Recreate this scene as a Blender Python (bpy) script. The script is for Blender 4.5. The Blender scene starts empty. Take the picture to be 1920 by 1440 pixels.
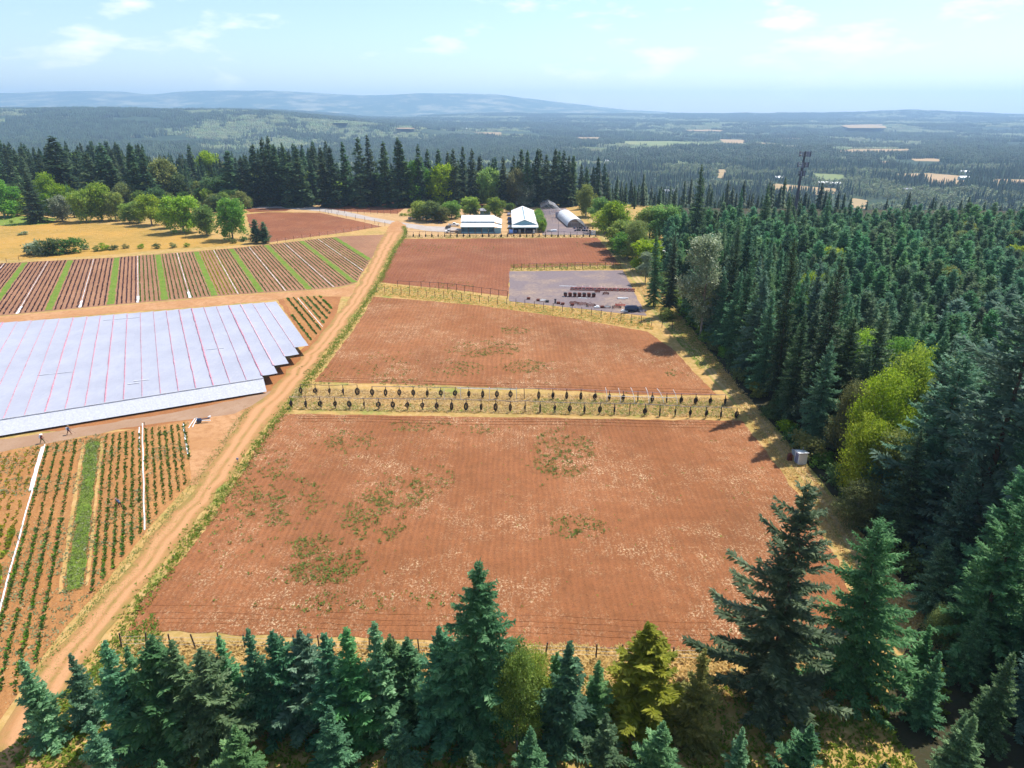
import bpy, math, random
import numpy as np
from mathutils import Vector, Matrix

# ---------------------------------------------------------------- camera, world, sun, exposure
scene = bpy.context.scene
COL = scene.collection
CAM_H = 56.0
FPX = 1280.0
PITCH = math.atan(510.0 / FPX)
cam_d = bpy.data.cameras.new("camera")
cam_d.lens = 24.0
cam_d.sensor_width = 36.0
cam_d.clip_start = 0.5
cam_d.clip_end = 60000.0
cam = bpy.data.objects.new("camera", cam_d)
cam.location = (0, 0, CAM_H)
cam.rotation_euler = (math.pi / 2 - PITCH, 0, 0)
COL.objects.link(cam)
scene.camera = cam

SUN_EL = math.radians(60)
SUN_AZ = math.radians(52)          # direction towards the sun, clockwise from +Y (into the picture) towards +X
world = bpy.data.worlds.new("World")
scene.world = world
world.use_nodes = True
wn = world.node_tree
wn.nodes.clear()
w_out = wn.nodes.new("ShaderNodeOutputWorld")
w_bg = wn.nodes.new("ShaderNodeBackground")
w_bg.inputs["Strength"].default_value = 0.135
w_sky = wn.nodes.new("ShaderNodeTexSky")
w_sky.sky_type = "NISHITA"
w_sky.sun_disc = False
w_sky.sun_elevation = SUN_EL
w_sky.sun_rotation = SUN_AZ
w_sky.altitude = 200
w_sky.air_density = 1.0
w_sky.dust_density = 0.6
w_sky.ozone_density = 2.2
# clouds: small fair-weather cumulus low over the horizon, thinning upwards
w_tc = wn.nodes.new("ShaderNodeTexCoord")
w_map = wn.nodes.new("ShaderNodeMapping")
w_map.inputs["Scale"].default_value = (1.0, 1.0, 3.2)
w_map.inputs["Location"].default_value = (3.1, 1.7, 0.4)
w_n1 = wn.nodes.new("ShaderNodeTexNoise")
w_n1.inputs["Scale"].default_value = 7.5
w_n1.inputs["Detail"].default_value = 9
w_n1.inputs["Roughness"].default_value = 0.56
w_r1 = wn.nodes.new("ShaderNodeValToRGB")
w_r1.color_ramp.elements[0].position = 0.555
w_r1.color_ramp.elements[1].position = 0.70
w_mix = wn.nodes.new("ShaderNodeMixRGB")
w_mix.inputs["Color2"].default_value = (7.4, 7.5, 7.7, 1)
wn.links.new(w_tc.outputs["Generated"], w_map.inputs["Vector"])
wn.links.new(w_map.outputs["Vector"], w_n1.inputs["Vector"])
wn.links.new(w_n1.outputs["Fac"], w_r1.inputs["Fac"])
wn.links.new(w_r1.outputs["Color"], w_mix.inputs["Fac"])
wn.links.new(w_sky.outputs["Color"], w_mix.inputs["Color1"])
wn.links.new(w_mix.outputs["Color"], w_bg.inputs["Color"])
wn.links.new(w_bg.outputs["Background"], w_out.inputs["Surface"])

sun_d = bpy.data.lights.new("sun", "SUN")
sun_d.energy = 4.9
sun_d.angle = math.radians(0.5)
sun_d.color = (1.0, 0.95, 0.87)
sun = bpy.data.objects.new("sun", sun_d)
to_sun = Vector((math.sin(SUN_AZ) * math.cos(SUN_EL), math.cos(SUN_AZ) * math.cos(SUN_EL), math.sin(SUN_EL)))
sun.rotation_euler = to_sun.to_track_quat("Z", "Y").to_euler()
sun.location = (60, 60, 120)
COL.objects.link(sun)

scene.view_settings.view_transform = "Standard"
scene.view_settings.look = "None"
scene.view_settings.gamma = 1.0
scene.view_settings.exposure = 0.54
scene.view_settings.use_curve_mapping = False
scene.render.engine = "CYCLES"
cy = scene.cycles
cy.max_bounces = 9
cy.diffuse_bounces = 5
cy.glossy_bounces = 2
cy.transmission_bounces = 6
cy.transparent_max_bounces = 6
cy.volume_bounces = 1
cy.use_denoising = True
cy.use_adaptive_sampling = True
cy.adaptive_threshold = 0.02
cy.sample_clamp_indirect = 4.0
HAZE = 0.95e-4

# ---------------------------------------------------------------- helpers
RNG = np.random.default_rng(11)
random.seed(5)
SP, CP = math.sin(PITCH), math.cos(PITCH)


def P(u, v, z=0.0):
    """place on the level z that is seen at (u, v) of the 1920 px photograph"""
    a = (u - 960) / FPX
    b = (v - 720) / FPX
    dy, dz = CP - b * SP, -SP - b * CP
    t = (z - CAM_H) / dz
    return (a * t, dy * t)


def HZ(y, v):
    """height above 0 of something at distance y whose top is seen at row v"""
    dep = PITCH - math.atan((720 - v) / FPX)
    return CAM_H - y * math.tan(dep)


def XU(u, y, z=0.0):
    return (u - 960) / FPX * (y * CP + (CAM_H - z) * SP)


ROW_A = math.radians(-27.1)
RD = (math.sin(ROW_A), math.cos(ROW_A))
RN = (RD[1], -RD[0])


def QS(q, s):
    """row coordinates (q across the crop rows, s along them) to x, y"""
    return (q * RN[0] + s * RD[0], q * RN[1] + s * RD[1])


def to_qs(x, y):
    return (x * RN[0] + y * RN[1], x * RD[0] + y * RD[1])


def inside(px, py, poly):
    px = np.asarray(px, float)
    py = np.asarray(py, float)
    r = np.zeros(px.shape, bool)
    n = len(poly)
    for i in range(n):
        x1, y1 = poly[i]
        x2, y2 = poly[(i + 1) % n]
        c = ((y1 > py) != (y2 > py))
        with np.errstate(divide="ignore", invalid="ignore"):
            xi = (x2 - x1) * (py - y1) / ((y2 - y1) if y2 != y1 else 1e-9) + x1
        r ^= c & (px < xi)
    return r


def tag(o, label=None, cat=None, group=None, kind=None):
    if label: o["label"] = label
    if cat: o["category"] = cat
    if group: o["group"] = group
    if kind: o["kind"] = kind
    return o


def empty(name, loc=(0, 0, 0), rz=0.0, parent=None):
    o = bpy.data.objects.new(name, None)
    o.location = loc
    o.rotation_euler = (0, 0, rz)
    o.empty_display_size = 0.3
    COL.objects.link(o)
    if parent: o.parent = parent
    return o


def link(name, me, parent=None, loc=None, rz=None):
    o = bpy.data.objects.new(name, me)
    COL.objects.link(o)
    if parent: o.parent = parent
    if loc is not None: o.location = loc
    if rz is not None: o.rotation_euler = (0, 0, rz)
    return o


KIDS = {}


def copy_tree(o, parent=None):
    c = o.copy()
    COL.objects.link(c)
    if parent is not None: c.parent = parent
    kids = [k for k in o.children]
    for k in kids:
        copy_tree(k, c)
    return c


class MB:
    def __init__(s):
        s.v = []; s.f = []

    def add(s, vs, fs):
        n = len(s.v)
        s.v.extend([tuple(p) for p in vs])
        s.f.extend([tuple(i + n for i in f) for f in fs])
        return s

    def box(s, c, d, rz=0.0, rx=0.0, ry=0.0):
        hx, hy, hz = d[0] / 2, d[1] / 2, d[2] / 2
        m = Matrix.Rotation(rz, 3, "Z") @ Matrix.Rotation(ry, 3, "Y") @ Matrix.Rotation(rx, 3, "X")
        vs = [Vector(c) + m @ Vector((x * hx, y * hy, z * hz)) for x, y, z in
              ((-1, -1, -1), (1, -1, -1), (1, 1, -1), (-1, 1, -1), (-1, -1, 1), (1, -1, 1), (1, 1, 1), (-1, 1, 1))]
        return s.add(vs, [(0, 3, 2, 1), (4, 5, 6, 7), (0, 1, 5, 4), (1, 2, 6, 5), (2, 3, 7, 6), (3, 0, 4, 7)])

    def tube(s, pts, r, n=6, caps=True):
        pts = [Vector(p) for p in pts]
        rs = r if isinstance(r, (list, tuple)) else [r] * len(pts)
        vs = []; fs = []
        for i, p in enumerate(pts):
            d = (pts[min(i + 1, len(pts) - 1)] - pts[max(i - 1, 0)])
            d = d.normalized() if d.length > 1e-9 else Vector((0, 0, 1))
            a = d.orthogonal().normalized() if abs(d.z) > .9 else d.cross(Vector((0, 0, 1))).normalized()
            b = d.cross(a)
            for k in range(n):
                t = 2 * math.pi * k / n
                vs.append(p + (a * math.cos(t) + b * math.sin(t)) * rs[i])
        for i in range(len(pts) - 1):
            for k in range(n):
                k2 = (k + 1) % n
                fs.append((i * n + k, i * n + k2, (i + 1) * n + k2, (i + 1) * n + k))
        if caps:
            fs.append(tuple(range(n - 1, -1, -1)))
            fs.append(tuple((len(pts) - 1) * n + k for k in range(n)))
        return s.add(vs, fs)

    def ring(s, c, R, r, nx=(1, 0, 0), ny=(0, 0, 1), N=14, n=5, sy=1.0):
        c = Vector(c); nx = Vector(nx); ny = Vector(ny)
        nz = nx.cross(ny).normalized()
        vs = []; fs = []
        for i in range(N):
            t = 2 * math.pi * i / N
            d = nx * math.cos(t) + ny * math.sin(t) * sy
            for k in range(n):
                q = 2 * math.pi * k / n
                vs.append(c + d * R + d.normalized() * (r * math.cos(q)) + nz * (r * math.sin(q)))
        for i in range(N):
            for k in range(n):
                fs.append((i * n + k, ((i + 1) % N) * n + k, ((i + 1) % N) * n + (k + 1) % n, i * n + (k + 1) % n))
        return s.add(vs, fs)

    def prism(s, poly, x0, x1, axis=0):
        """poly of (a, z) extruded along an axis (0: x, poly is y,z; 1: y, poly is x,z; 2: z, poly is x,y)"""
        n = len(poly)
        def mk(a, b, t):
            return {0: (t, a, b), 1: (a, t, b), 2: (a, b, t)}[axis]
        vs = [mk(a, b, x0) for a, b in poly] + [mk(a, b, x1) for a, b in poly]
        fs = [tuple(range(n)), tuple(range(2 * n - 1, n - 1, -1))]
        for i in range(n):
            j = (i + 1) % n
            fs.append((i, i + n, j + n, j))
        return s.add(vs, fs)

    def mesh(s, name, mat=None, smooth=False):
        me = bpy.data.meshes.new(name)
        me.from_pydata(s.v, [], s.f)
        if mat: me.materials.append(mat)
        if smooth:
            me.polygons.foreach_set("use_smooth", [True] * len(me.polygons))
        me.update()
        return me

    def build(s, name, mat=None, parent=None, smooth=False):
        return link(name, s.mesh(name, mat, smooth), parent)


def np_mesh(name, V, F, mat=None, tint=None, smooth=False):
    """V (n,3); F (m,k) ints (k = 3 or 4); tint: per-vertex float stored as attribute"""
    me = bpy.data.meshes.new(name)
    V = np.asarray(V, np.float32); F = np.asarray(F, np.int32)
    m, k = F.shape
    me.vertices.add(len(V)); me.vertices.foreach_set("co", V.ravel())
    me.loops.add(m * k); me.loops.foreach_set("vertex_index", F.ravel())
    me.polygons.add(m)
    me.polygons.foreach_set("loop_start", np.arange(0, m * k, k, dtype=np.int32))
    if smooth: me.polygons.foreach_set("use_smooth", np.ones(m, bool))
    if tint is not None:
        at = me.attributes.new("tint", "FLOAT", "POINT")
        at.data.foreach_set("value", np.asarray(tint, np.float32))
    if mat: me.materials.append(mat)
    me.update(calc_edges=True)
    return me


# ---------------------------------------------------------------- materials
class NT:
    def __init__(s, name, rough=0.9, spec=0.3, metal=0.0):
        s.m = bpy.data.materials.new(name)
        s.m.use_nodes = True
        s.t = s.m.node_tree
        s.b = s.t.nodes["Principled BSDF"]
        s.b.inputs["Roughness"].default_value = rough
        s.b.inputs["Specular IOR Level"].default_value = spec
        s.b.inputs["Metallic"].default_value = metal

    def n(s, kind, **kw):
        x = s.t.nodes.new(kind)
        for k, v in kw.items():
            setattr(x, k, v)
        return x

    def set(s, sock, v):
        if isinstance(v, bpy.types.NodeSocket): s.t.links.new(v, sock)
        elif isinstance(v, (tuple, list)) and len(v) == 3 and sock.type == "RGBA": sock.default_value = (*v, 1)
        else: sock.default_value = v

    def pos(s):
        return s.n("ShaderNodeNewGeometry").outputs["Position"]

    def obj(s):
        return s.n("ShaderNodeTexCoord").outputs["Object"]

    def sep(s, v):
        x = s.n("ShaderNodeSeparateXYZ"); s.set(x.inputs[0], v)
        return x.outputs

    def mapv(s, v, scale=(1, 1, 1), rot=(0, 0, 0), loc=(0, 0, 0)):
        x = s.n("ShaderNodeMapping")
        s.set(x.inputs["Vector"], v)
        x.inputs["Scale"].default_value = scale; x.inputs["Rotation"].default_value = rot; x.inputs["Location"].default_value = loc
        return x.outputs[0]

    def noise(s, v, scale, detail=4, rough=0.55, dist=0.0):
        x = s.n("ShaderNodeTexNoise")
        s.set(x.inputs["Vector"], v)
        x.inputs["Scale"].default_value = scale; x.inputs["Detail"].default_value = detail
        x.inputs["Roughness"].default_value = rough; x.inputs["Distortion"].default_value = dist
        return x.outputs["Fac"]

    def math(s, op, a, b=0.0, c=None, clamp=False):
        x = s.n("ShaderNodeMath", operation=op, use_clamp=clamp)
        s.set(x.inputs[0], a); s.set(x.inputs[1], b)
        if c is not None: s.set(x.inputs[2], c)
        return x.outputs[0]

    def rng(s, v, a, b, c=0.0, d=1.0):
        x = s.n("ShaderNodeMapRange")
        s.set(x.inputs[0], v)
        for i, q in enumerate((a, b, c, d)): x.inputs[i + 1].default_value = q
        return x.outputs[0]

    def mix(s, f, a, b, blend="MIX"):
        x = s.n("ShaderNodeMixRGB", blend_type=blend)
        s.set(x.inputs[0], f); s.set(x.inputs[1], a); s.set(x.inputs[2], b)
        return x.outputs[0]

    def attr(s, name):
        return s.n("ShaderNodeAttribute", attribute_name=name).outputs["Fac"]

    def orand(s):
        return s.n("ShaderNodeObjectInfo").outputs["Random"]

    def bump(s, h, strength=0.4, dist=0.1):
        x = s.n("ShaderNodeBump")
        x.inputs["Strength"].default_value = strength; x.inputs["Distance"].default_value = dist
        s.set(x.inputs["Height"], h)
        s.t.links.new(x.outputs[0], s.b.inputs["Normal"])

    def done(s, col):
        s.set(s.b.inputs["Base Color"], col)
        return s.m


def plain(name, col, rough=0.7, spec=0.3, metal=0.0, var=0.12, scale=3.0):
    t = NT(name, rough, spec, metal)
    n = t.noise(t.obj(), scale, 4)
    d = tuple(c * (1 - var * 2) for c in col); l = tuple(min(1, c * (1 + var)) for c in col)
    return t.done(t.mix(t.rng(n, .3, .7), d, l))


def dim(c, k=.86):
    return tuple(v * k for v in c)


def soil(name, c_dark, c_mid, c_light, furrow=0.9, fang=0.0, straw=0.5, f_amt=0.35, big=0.03):
    c_dark, c_mid, c_light = dim(c_dark), dim(c_mid), dim(c_light)
    t = NT(name, 0.95, 0.15)
    p = t.pos()
    n1 = t.noise(p, big, 3, .6)
    n2 = t.noise(p, 0.5, 5, .65)
    n3 = t.noise(p, 5.0, 5, .75)
    col = t.mix(t.rng(n1, .38, .62), c_mid, c_light)
    col = t.mix(t.rng(t.noise(t.mapv(p, scale=(1, .6, 1), loc=(31, 7, 0)), .028, 5, .62), .50, .70, 0, .55), col, c_dark)
    col = t.mix(t.rng(n2, .35, .75, 0, .55), col, c_dark)
    # furrows run away from the camera
    pr = t.mapv(p, rot=(0, 0, fang))
    xx = t.sep(pr)[0]
    wob = t.math("MULTIPLY", t.noise(p, .12, 2), 1.2)
    ph = t.math("MULTIPLY", t.math("ADD", xx, wob), 2 * math.pi / furrow)
    fw = t.math("SINE", ph)
    fmask = t.rng(t.noise(p, .045, 3), .4, .6, .25, 1.0)
    fwm = t.math("MULTIPLY", t.rng(fw, -.2, .9), fmask)
    fwm = t.math("MULTIPLY", fwm, t.rng(n3, .3, .6, .3, 1))
    col = t.mix(t.math("MULTIPLY", fwm, f_amt), col, c_dark)
    # broader implement passes
    fw2 = t.math("SINE", t.math("MULTIPLY", t.math("ADD", xx, wob), 2 * math.pi / (furrow * 3.0)))
    col = t.mix(t.math("MULTIPLY", t.math("MULTIPLY", t.rng(fw2, .3, 1), t.rng(n2, .4, .6)), .16), col, c_light)
    # clods
    col = t.mix(t.rng(n3, .54, .68, 0, .8), col, tuple(c * .5 for c in c_dark))
    n4 = t.noise(p, 1.6, 3, .7)
    col = t.mix(t.rng(n4, .55, .72, 0, .5), col, c_dark)
    col = t.mix(t.rng(n3, .46, .30, 0, .45), col, c_light)
    # straw and chaff
    if straw > 0:
        s1 = t.noise(t.mapv(p, scale=(1.0, .75, 1)), 3.2, 6, .8)
        s2 = t.noise(p, .055, 4, .62)
        s3 = t.noise(p, .4, 3, .6)
        sm = t.math("MULTIPLY", t.rng(s1, .51, .61), t.rng(s2, .44, .62, .08, 1))
        sm = t.math("MULTIPLY", sm, t.rng(s3, .4, .62, .15, 1))
        col = t.mix(t.math("MULTIPLY", sm, straw), col, (.66, .50, .30))
    h = t.math("ADD", t.math("MULTIPLY", fw, .35), t.math("MULTIPLY", n3, 1.6))
    t.bump(h, .55, .12)
    return t.done(col)


def earth(name, cols, scales=(0.06, 0.6, 5.0), bump=.3, thresh=(.4, .6)):
    cols = [dim(c) for c in cols]
    t = NT(name, .95, .15)
    p = t.pos()
    col = t.mix(t.rng(t.noise(p, scales[0], 4, .6), *thresh), cols[0], cols[1])
    col = t.mix(t.rng(t.noise(p, scales[1], 5, .65), .45, .68), col, cols[2])
    n3 = t.noise(p, scales[2], 5, .75)
    col = t.mix(t.rng(n3, .52, .72, 0, .6), col, cols[3])
    t.bump(n3, bump, .12)
    return t.done(col)


def foliage(name, dark, light, tip=None, rnd=0.5, transl=0.25, hue=0.03):
    t = NT(name, .62, .22)
    a = t.attr("tint")
    r = t.orand()
    col = t.mix(t.rng(a, 0, 1), dark, light)
    if tip: col = t.mix(t.rng(a, .72, 1.0, 0, .8), col, tip)
    hs = t.n("ShaderNodeHueSaturation")
    t.set(hs.inputs["Color"], col)
    t.set(hs.inputs["Hue"], t.rng(r, 0, 1, .5 - hue, .5 + hue))
    t.set(hs.inputs["Value"], t.rng(t.math("FRACT", t.math("MULTIPLY", r, 7.31)), 0, 1, 1 - rnd * .55, 1 + rnd * .55))
    t.set(hs.inputs["Saturation"], t.rng(t.math("FRACT", t.math("MULTIPLY", r, 3.77)), 0, 1, .85, 1.1))
    c = hs.outputs["Color"]
    t.set(t.b.inputs["Base Color"], c)
    tr = t.n("ShaderNodeBsdfTranslucent")
    t.set(tr.inputs["Color"], c)
    ms = t.n("ShaderNodeMixShader")
    ms.inputs[0].default_value = transl
    t.t.links.new(t.b.outputs[0], ms.inputs[1]); t.t.links.new(tr.outputs[0], ms.inputs[2])
    out = t.t.nodes["Material Output"]
    t.t.links.new(ms.outputs[0], out.inputs["Surface"])
    return t.m


M = {}
M["soil"] = soil("red_brown_soil", (.15, .060, .024), (.30, .112, .042), (.38, .148, .060), straw=1.0, f_amt=.24)
M["soil2"] = soil("pale_red_soil", (.16, .062, .025), (.32, .122, .046), (.40, .162, .066), furrow=1.1, straw=1.0)
M["soil3"] = soil("dull_red_soil", (.15, .056, .028), (.27, .094, .042), (.33, .12, .054), furrow=1.3, straw=.45)
M["soilC"] = soil("orange_bed_soil", (.27, .115, .04), (.42, .19, .065), (.52, .26, .095), furrow=1.09, fang=-ROW_A * -1, straw=.35, f_amt=.1)
M["soilA"] = soil("brown_bed_soil", (.20, .095, .055), (.34, .17, .095), (.42, .22, .125), furrow=1.25, fang=-ROW_A * -1, straw=.3, f_amt=.1)
M["soilS"] = soil("orange_bare_soil", (.24, .09, .035), (.38, .155, .055), (.45, .20, .075), furrow=3.0, straw=.1, f_amt=.1)  # orange soil around the row cover, in its own colour
M["drygrass"] = earth("dry_grass", ((.50, .30, .105), (.36, .26, .075), (.58, .37, .16), (.25, .15, .055)))
M["meadow"] = earth("golden_meadow", ((.47, .265, .055), (.34, .22, .05), (.50, .30, .085), (.38, .22, .05)), (0.03, .3, 2.5), .2)
M["greengrass"] = earth("green_grass", ((.16, .24, .035), (.24, .28, .05), (.10, .20, .03), (.34, .33, .10)), (.4, 1.5, 7.0), .3)
M["strip"] = earth("green_strip", ((.13, .22, .02), (.20, .27, .035), (.09, .17, .015), (.30, .28, .12)), (.4, 1.5, 7.0), .4)
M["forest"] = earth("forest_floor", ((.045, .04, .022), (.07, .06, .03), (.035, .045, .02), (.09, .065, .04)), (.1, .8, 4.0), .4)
M["gravel"] = earth("grey_gravel", ((.225, .18, .185), (.36, .265, .20), (.19, .145, .15), (.12, .085, .08)), (.07, .9, 5.0), .5, (.46, .66))
M["graylane"] = earth("grey_lane", ((.35, .215, .135), (.40, .26, .17), (.33, .20, .12), (.27, .14, .07)), (.2, .8, 6.0), .25)
M["driveway"] = earth("pale_driveway", ((.43, .37, .33), (.50, .44, .40), (.38, .32, .28), (.33, .26, .21)), (.2, .8, 6.0), .2)
M["lane"] = earth("tan_lane", ((.46, .235, .10), (.53, .29, .14), (.39, .19, .08), (.32, .15, .065)), (.12, .7, 5.0), .25)
M["barnyard"] = earth("barnyard_dirt", ((.52, .32, .15), (.44, .27, .12), (.58, .38, .20), (.34, .20, .10)), (.05, .4, 4.0), .25)


def mat_track(name, c_rut, c_mid, c_edge, grass, ruts=(.33, .67), gr_amt=.6):
    c_rut, c_mid, c_edge, grass = dim(c_rut), dim(c_mid), dim(c_edge), dim(grass)
    t = NT(name, .95, .15)
    uv = t.n("ShaderNodeUVMap").outputs[0]
    s = t.sep(uv)
    p = t.pos()
    n1 = t.noise(p, .35, 4, .6); n2 = t.noise(p, 4.0, 5, .7)
    wob = t.math("MULTIPLY_ADD", t.noise(p, .10, 3), .22, -.11)
    x = t.math("ADD", s[0], wob)
    d1 = t.math("ABSOLUTE", t.math("SUBTRACT", x, ruts[0]))
    d2 = t.math("ABSOLUTE", t.math("SUBTRACT", x, ruts[1]))
    d = t.math("MINIMUM", d1, d2)
    col = t.mix(t.rng(d, .05, .17), c_rut, c_mid)
    e = t.math("ABSOLUTE", t.math("SUBTRACT", x, .5))
    col = t.mix(t.rng(e, .34, .5), col, c_edge)
    gm = t.math("MULTIPLY", t.rng(n1, .42, .62), t.rng(d, .08, .16))
    col = t.mix(t.math("MULTIPLY", gm, gr_amt), col, grass)
    col = t.mix(t.rng(n2, .5, .75, 0, .4), col, tuple(c * .6 for c in c_mid))
    st = t.noise(t.mapv(uv, scale=(16, .12, 1)), 3.0, 3, .6)
    col = t.mix(t.rng(st, .5, .7, 0, .35), col, c_rut)
    t.bump(n2, .3, .1)
    return t.done(col)


M["track"] = mat_track("dirt_track", (.54, .285, .135), (.44, .22, .09), (.34, .20, .07), (.22, .20, .045))
M["sidetrack"] = mat_track("grass_track", (.52, .36, .17), (.40, .29, .10), (.36, .27, .09), (.27, .28, .06), gr_amt=.7)

M["fir"] = foliage("fir_needles", (.060, .145, .060), (.14, .275, .12), (.33, .50, .27), rnd=.6, transl=.5, hue=.045)
M["firG"] = foliage("young_fir_needles", (.070, .18, .072), (.15, .34, .135), (.30, .52, .24), rnd=.55, transl=.5, hue=.045)
M["firY"] = foliage("yellowish_fir_needles", (.13, .17, .02), (.27, .31, .045), (.42, .44, .08), rnd=.3, transl=.45)
M["firD"] = foliage("dark_fir_needles", (.042, .085, .042), (.10, .175, .078), (.20, .29, .13), rnd=.6, transl=.45)
M["firB"] = foliage("blue_fir_needles", (.08, .17, .11), (.18, .32, .20), (.34, .50, .35), rnd=.3, transl=.5)
M["leafY"] = foliage("yellow_green_leaves", (.17, .28, .02), (.38, .50, .045), (.55, .64, .08), rnd=.3, transl=.5, hue=.02)
M["leafG"] = foliage("green_leaves", (.10, .21, .02), (.24, .39, .045), (.40, .54, .08), rnd=.4, transl=.5)
M["leafS"] = foliage("silver_leaves", (.14, .20, .10), (.32, .41, .24), (.55, .62, .46), rnd=.3, transl=.5)
M["leafO"] = foliage("dull_olive_leaves", (.11, .15, .035), (.25, .29, .07), (.38, .40, .12), rnd=.4, transl=.45)
M["leafD"] = foliage("dark_leaves", (.05, .11, .025), (.13, .23, .05), (.22, .33, .08), rnd=.4, transl=.45)
M["weed"] = foliage("weeds", (.09, .15, .015), (.16, .23, .03), (.28, .34, .06), rnd=.1, transl=.35)
M["crop"] = foliage("nursery_leaves", (.06, .14, .022), (.14, .27, .035), (.28, .40, .06), rnd=.5, transl=.2)
M["cropY"] = foliage("golden_nursery_leaves", (.20, .25, .025), (.44, .46, .04), (.66, .60, .08), rnd=.4, transl=.45)
M["cropP"] = foliage("purple_leaves", (.055, .030, .038), (.12, .065, .08), (.20, .12, .12), rnd=.4, transl=.2)
M["tuftD"] = foliage("dry_tufts", (.56, .38, .13), (.74, .54, .23), (.80, .66, .38), rnd=.1, transl=.45, hue=.005)
M["tuftG"] = foliage("green_tufts", (.16, .24, .03), (.32, .38, .07), (.46, .46, .14), rnd=.1, transl=.45)
M["tuftE"] = foliage("verge_tufts", (.13, .18, .02), (.24, .28, .045), (.46, .40, .13), rnd=.1, transl=.45)
M["bark"] = plain("bark", (.10, .07, .05), .95, .1, var=.25)
M["barkP"] = plain("pale_bark", (.26, .22, .19), .95, .1, var=.25)
M["wood"] = plain("weathered_wood", (.17, .11, .075), .9, .1, var=.2)
M["postw"] = plain("grey_post_wood", (.11, .08, .065), .9, .1, var=.2)
M["pipe"] = plain("dark_pipe", (.07, .065, .085), .5, .4, var=.15)
M["pipeL"] = plain("grey_pipe", (.22, .22, .30), .4, .5, var=.15)
M["rubber"] = plain("black_hose", (.022, .021, .024), .55, .4, var=.2)
M["pvc"] = plain("white_pvc", (.78, .78, .78), .45, .4, var=.06)
M["white"] = plain("white_paint", (.80, .80, .79), .45, .4, var=.04)
M["roofW"] = plain("white_metal_roof", (.80, .81, .79), .5, .4, var=.05, scale=.4)
M["teal"] = plain("teal_metal_siding", (.10, .23, .30), .55, .4, var=.1)
M["tealL"] = plain("pale_teal_siding", (.19, .37, .44), .55, .4, var=.08)
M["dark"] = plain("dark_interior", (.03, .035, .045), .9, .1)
M["glass"] = plain("window_glass", (.03, .04, .05), .12, .6, var=.05)
M["steel"] = plain("galvanised_steel", (.40, .41, .43), .45, .5, .3)
M["film"] = plain("white_film", (.78, .80, .83), .5, .3, var=.06, scale=.5)
M["filmT"] = foliage("thin_white_film", (.80, .82, .84), (.86, .87, .89), rnd=.02, transl=.22, hue=0)
M["rust"] = plain("rusty_steel", (.16, .045, .028), .85, .2, var=.3)
M["red"] = plain("red_paint", (.50, .06, .04), .6, .3, var=.2)
M["redp"] = plain("red_film", (.70, .42, .46), .7, .3, var=.15)
M["blue"] = plain("blue_paint", (.04, .12, .35), .5, .4)
M["navy"] = plain("dark_blue_paint", (.02, .04, .10), .3, .5)
M["black"] = plain("black_plastic", (.02, .02, .022), .6, .3)
M["tan"] = plain("tan_pallet_wood", (.40, .26, .15), .9, .1, var=.2)
M["concrete"] = plain("concrete", (.36, .34, .32), .9, .2, var=.12)
M["roofG"] = plain("grey_roof", (.30, .30, .34), .7, .3, var=.1)
M["skin"] = plain("skin", (.30, .16, .10), .6, .3)


def mat_cloth():
    t = NT("white_row_cover", .75, .15)
    p = t.pos()
    n1 = t.noise(p, .12, 4, .6); n2 = t.noise(p, 1.2, 5, .65)
    n3 = t.noise(t.mapv(p, rot=(0, 0, ROW_A * -1), scale=(3.0, .12, 1)), 1.0, 4, .6)
    col = t.mix(t.rng(n1, .35, .65), (.315, .325, .385), (.36, .37, .43))
    col = t.mix(t.rng(n3, .45, .7, 0, .4), col, (.29, .31, .37))
    col = t.mix(t.rng(n2, .55, .75, 0, .45), col, (.42, .43, .48))
    col = t.mix(t.rng(t.noise(p, .35, 5, .7), .60, .72, 0, .4), col, (.27, .29, .36))
    t.bump(n2, .35, .15)
    return t.done(col)


M["cloth"] = mat_cloth()
M["clothW"] = plain("white_cloth_edge", (.50, .51, .56), .7, .2, var=.08)
M["pink"] = plain("red_seam_tape", (.55, .25, .31), .7, .2, var=.25, scale=2.0)

# ---------------------------------------------------------------- terrain
def sm(x, a, b):
    t = np.clip((np.asarray(x, float) - a) / (b - a), 0, 1)
    return t * t * (3 - 2 * t)


def vnoise(x, y, seed=0):
    """smooth value noise, vectorised"""
    x = np.asarray(x, float); y = np.asarray(y, float)
    xi = np.floor(x).astype(np.int64); yi = np.floor(y).astype(np.int64)
    fx = x - xi; fy = y - yi
    fx = fx * fx * (3 - 2 * fx); fy = fy * fy * (3 - 2 * fy)

    def h(a, b):
        n = (a * 374761393 + b * 668265263 + seed * 1274126177) & 0x7fffffff
        n = ((n ^ (n >> 13)) * 1274126177) & 0x7fffffff
        return ((n ^ (n >> 16)) & 0xffff) / 65535.0
    return (h(xi, yi) * (1 - fx) + h(xi + 1, yi) * fx) * (1 - fy) + (h(xi, yi + 1) * (1 - fx) + h(xi + 1, yi + 1) * fx) * fy


def fbm(x, y, seed=0, o=4):
    r = 0; a = .5; f = 1.0
    for k in range(o):
        r = r + a * vnoise(x * f, y * f, seed + k * 17); a *= .5; f *= 2.03
    return r


VALLEY = -92.0


def edge_y(x):
    return np.interp(x, [-900, -400, -120, 50, 90, 150, 300, 600], [720, 640, 540, 475, 440, 425, 375, 350])


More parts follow.
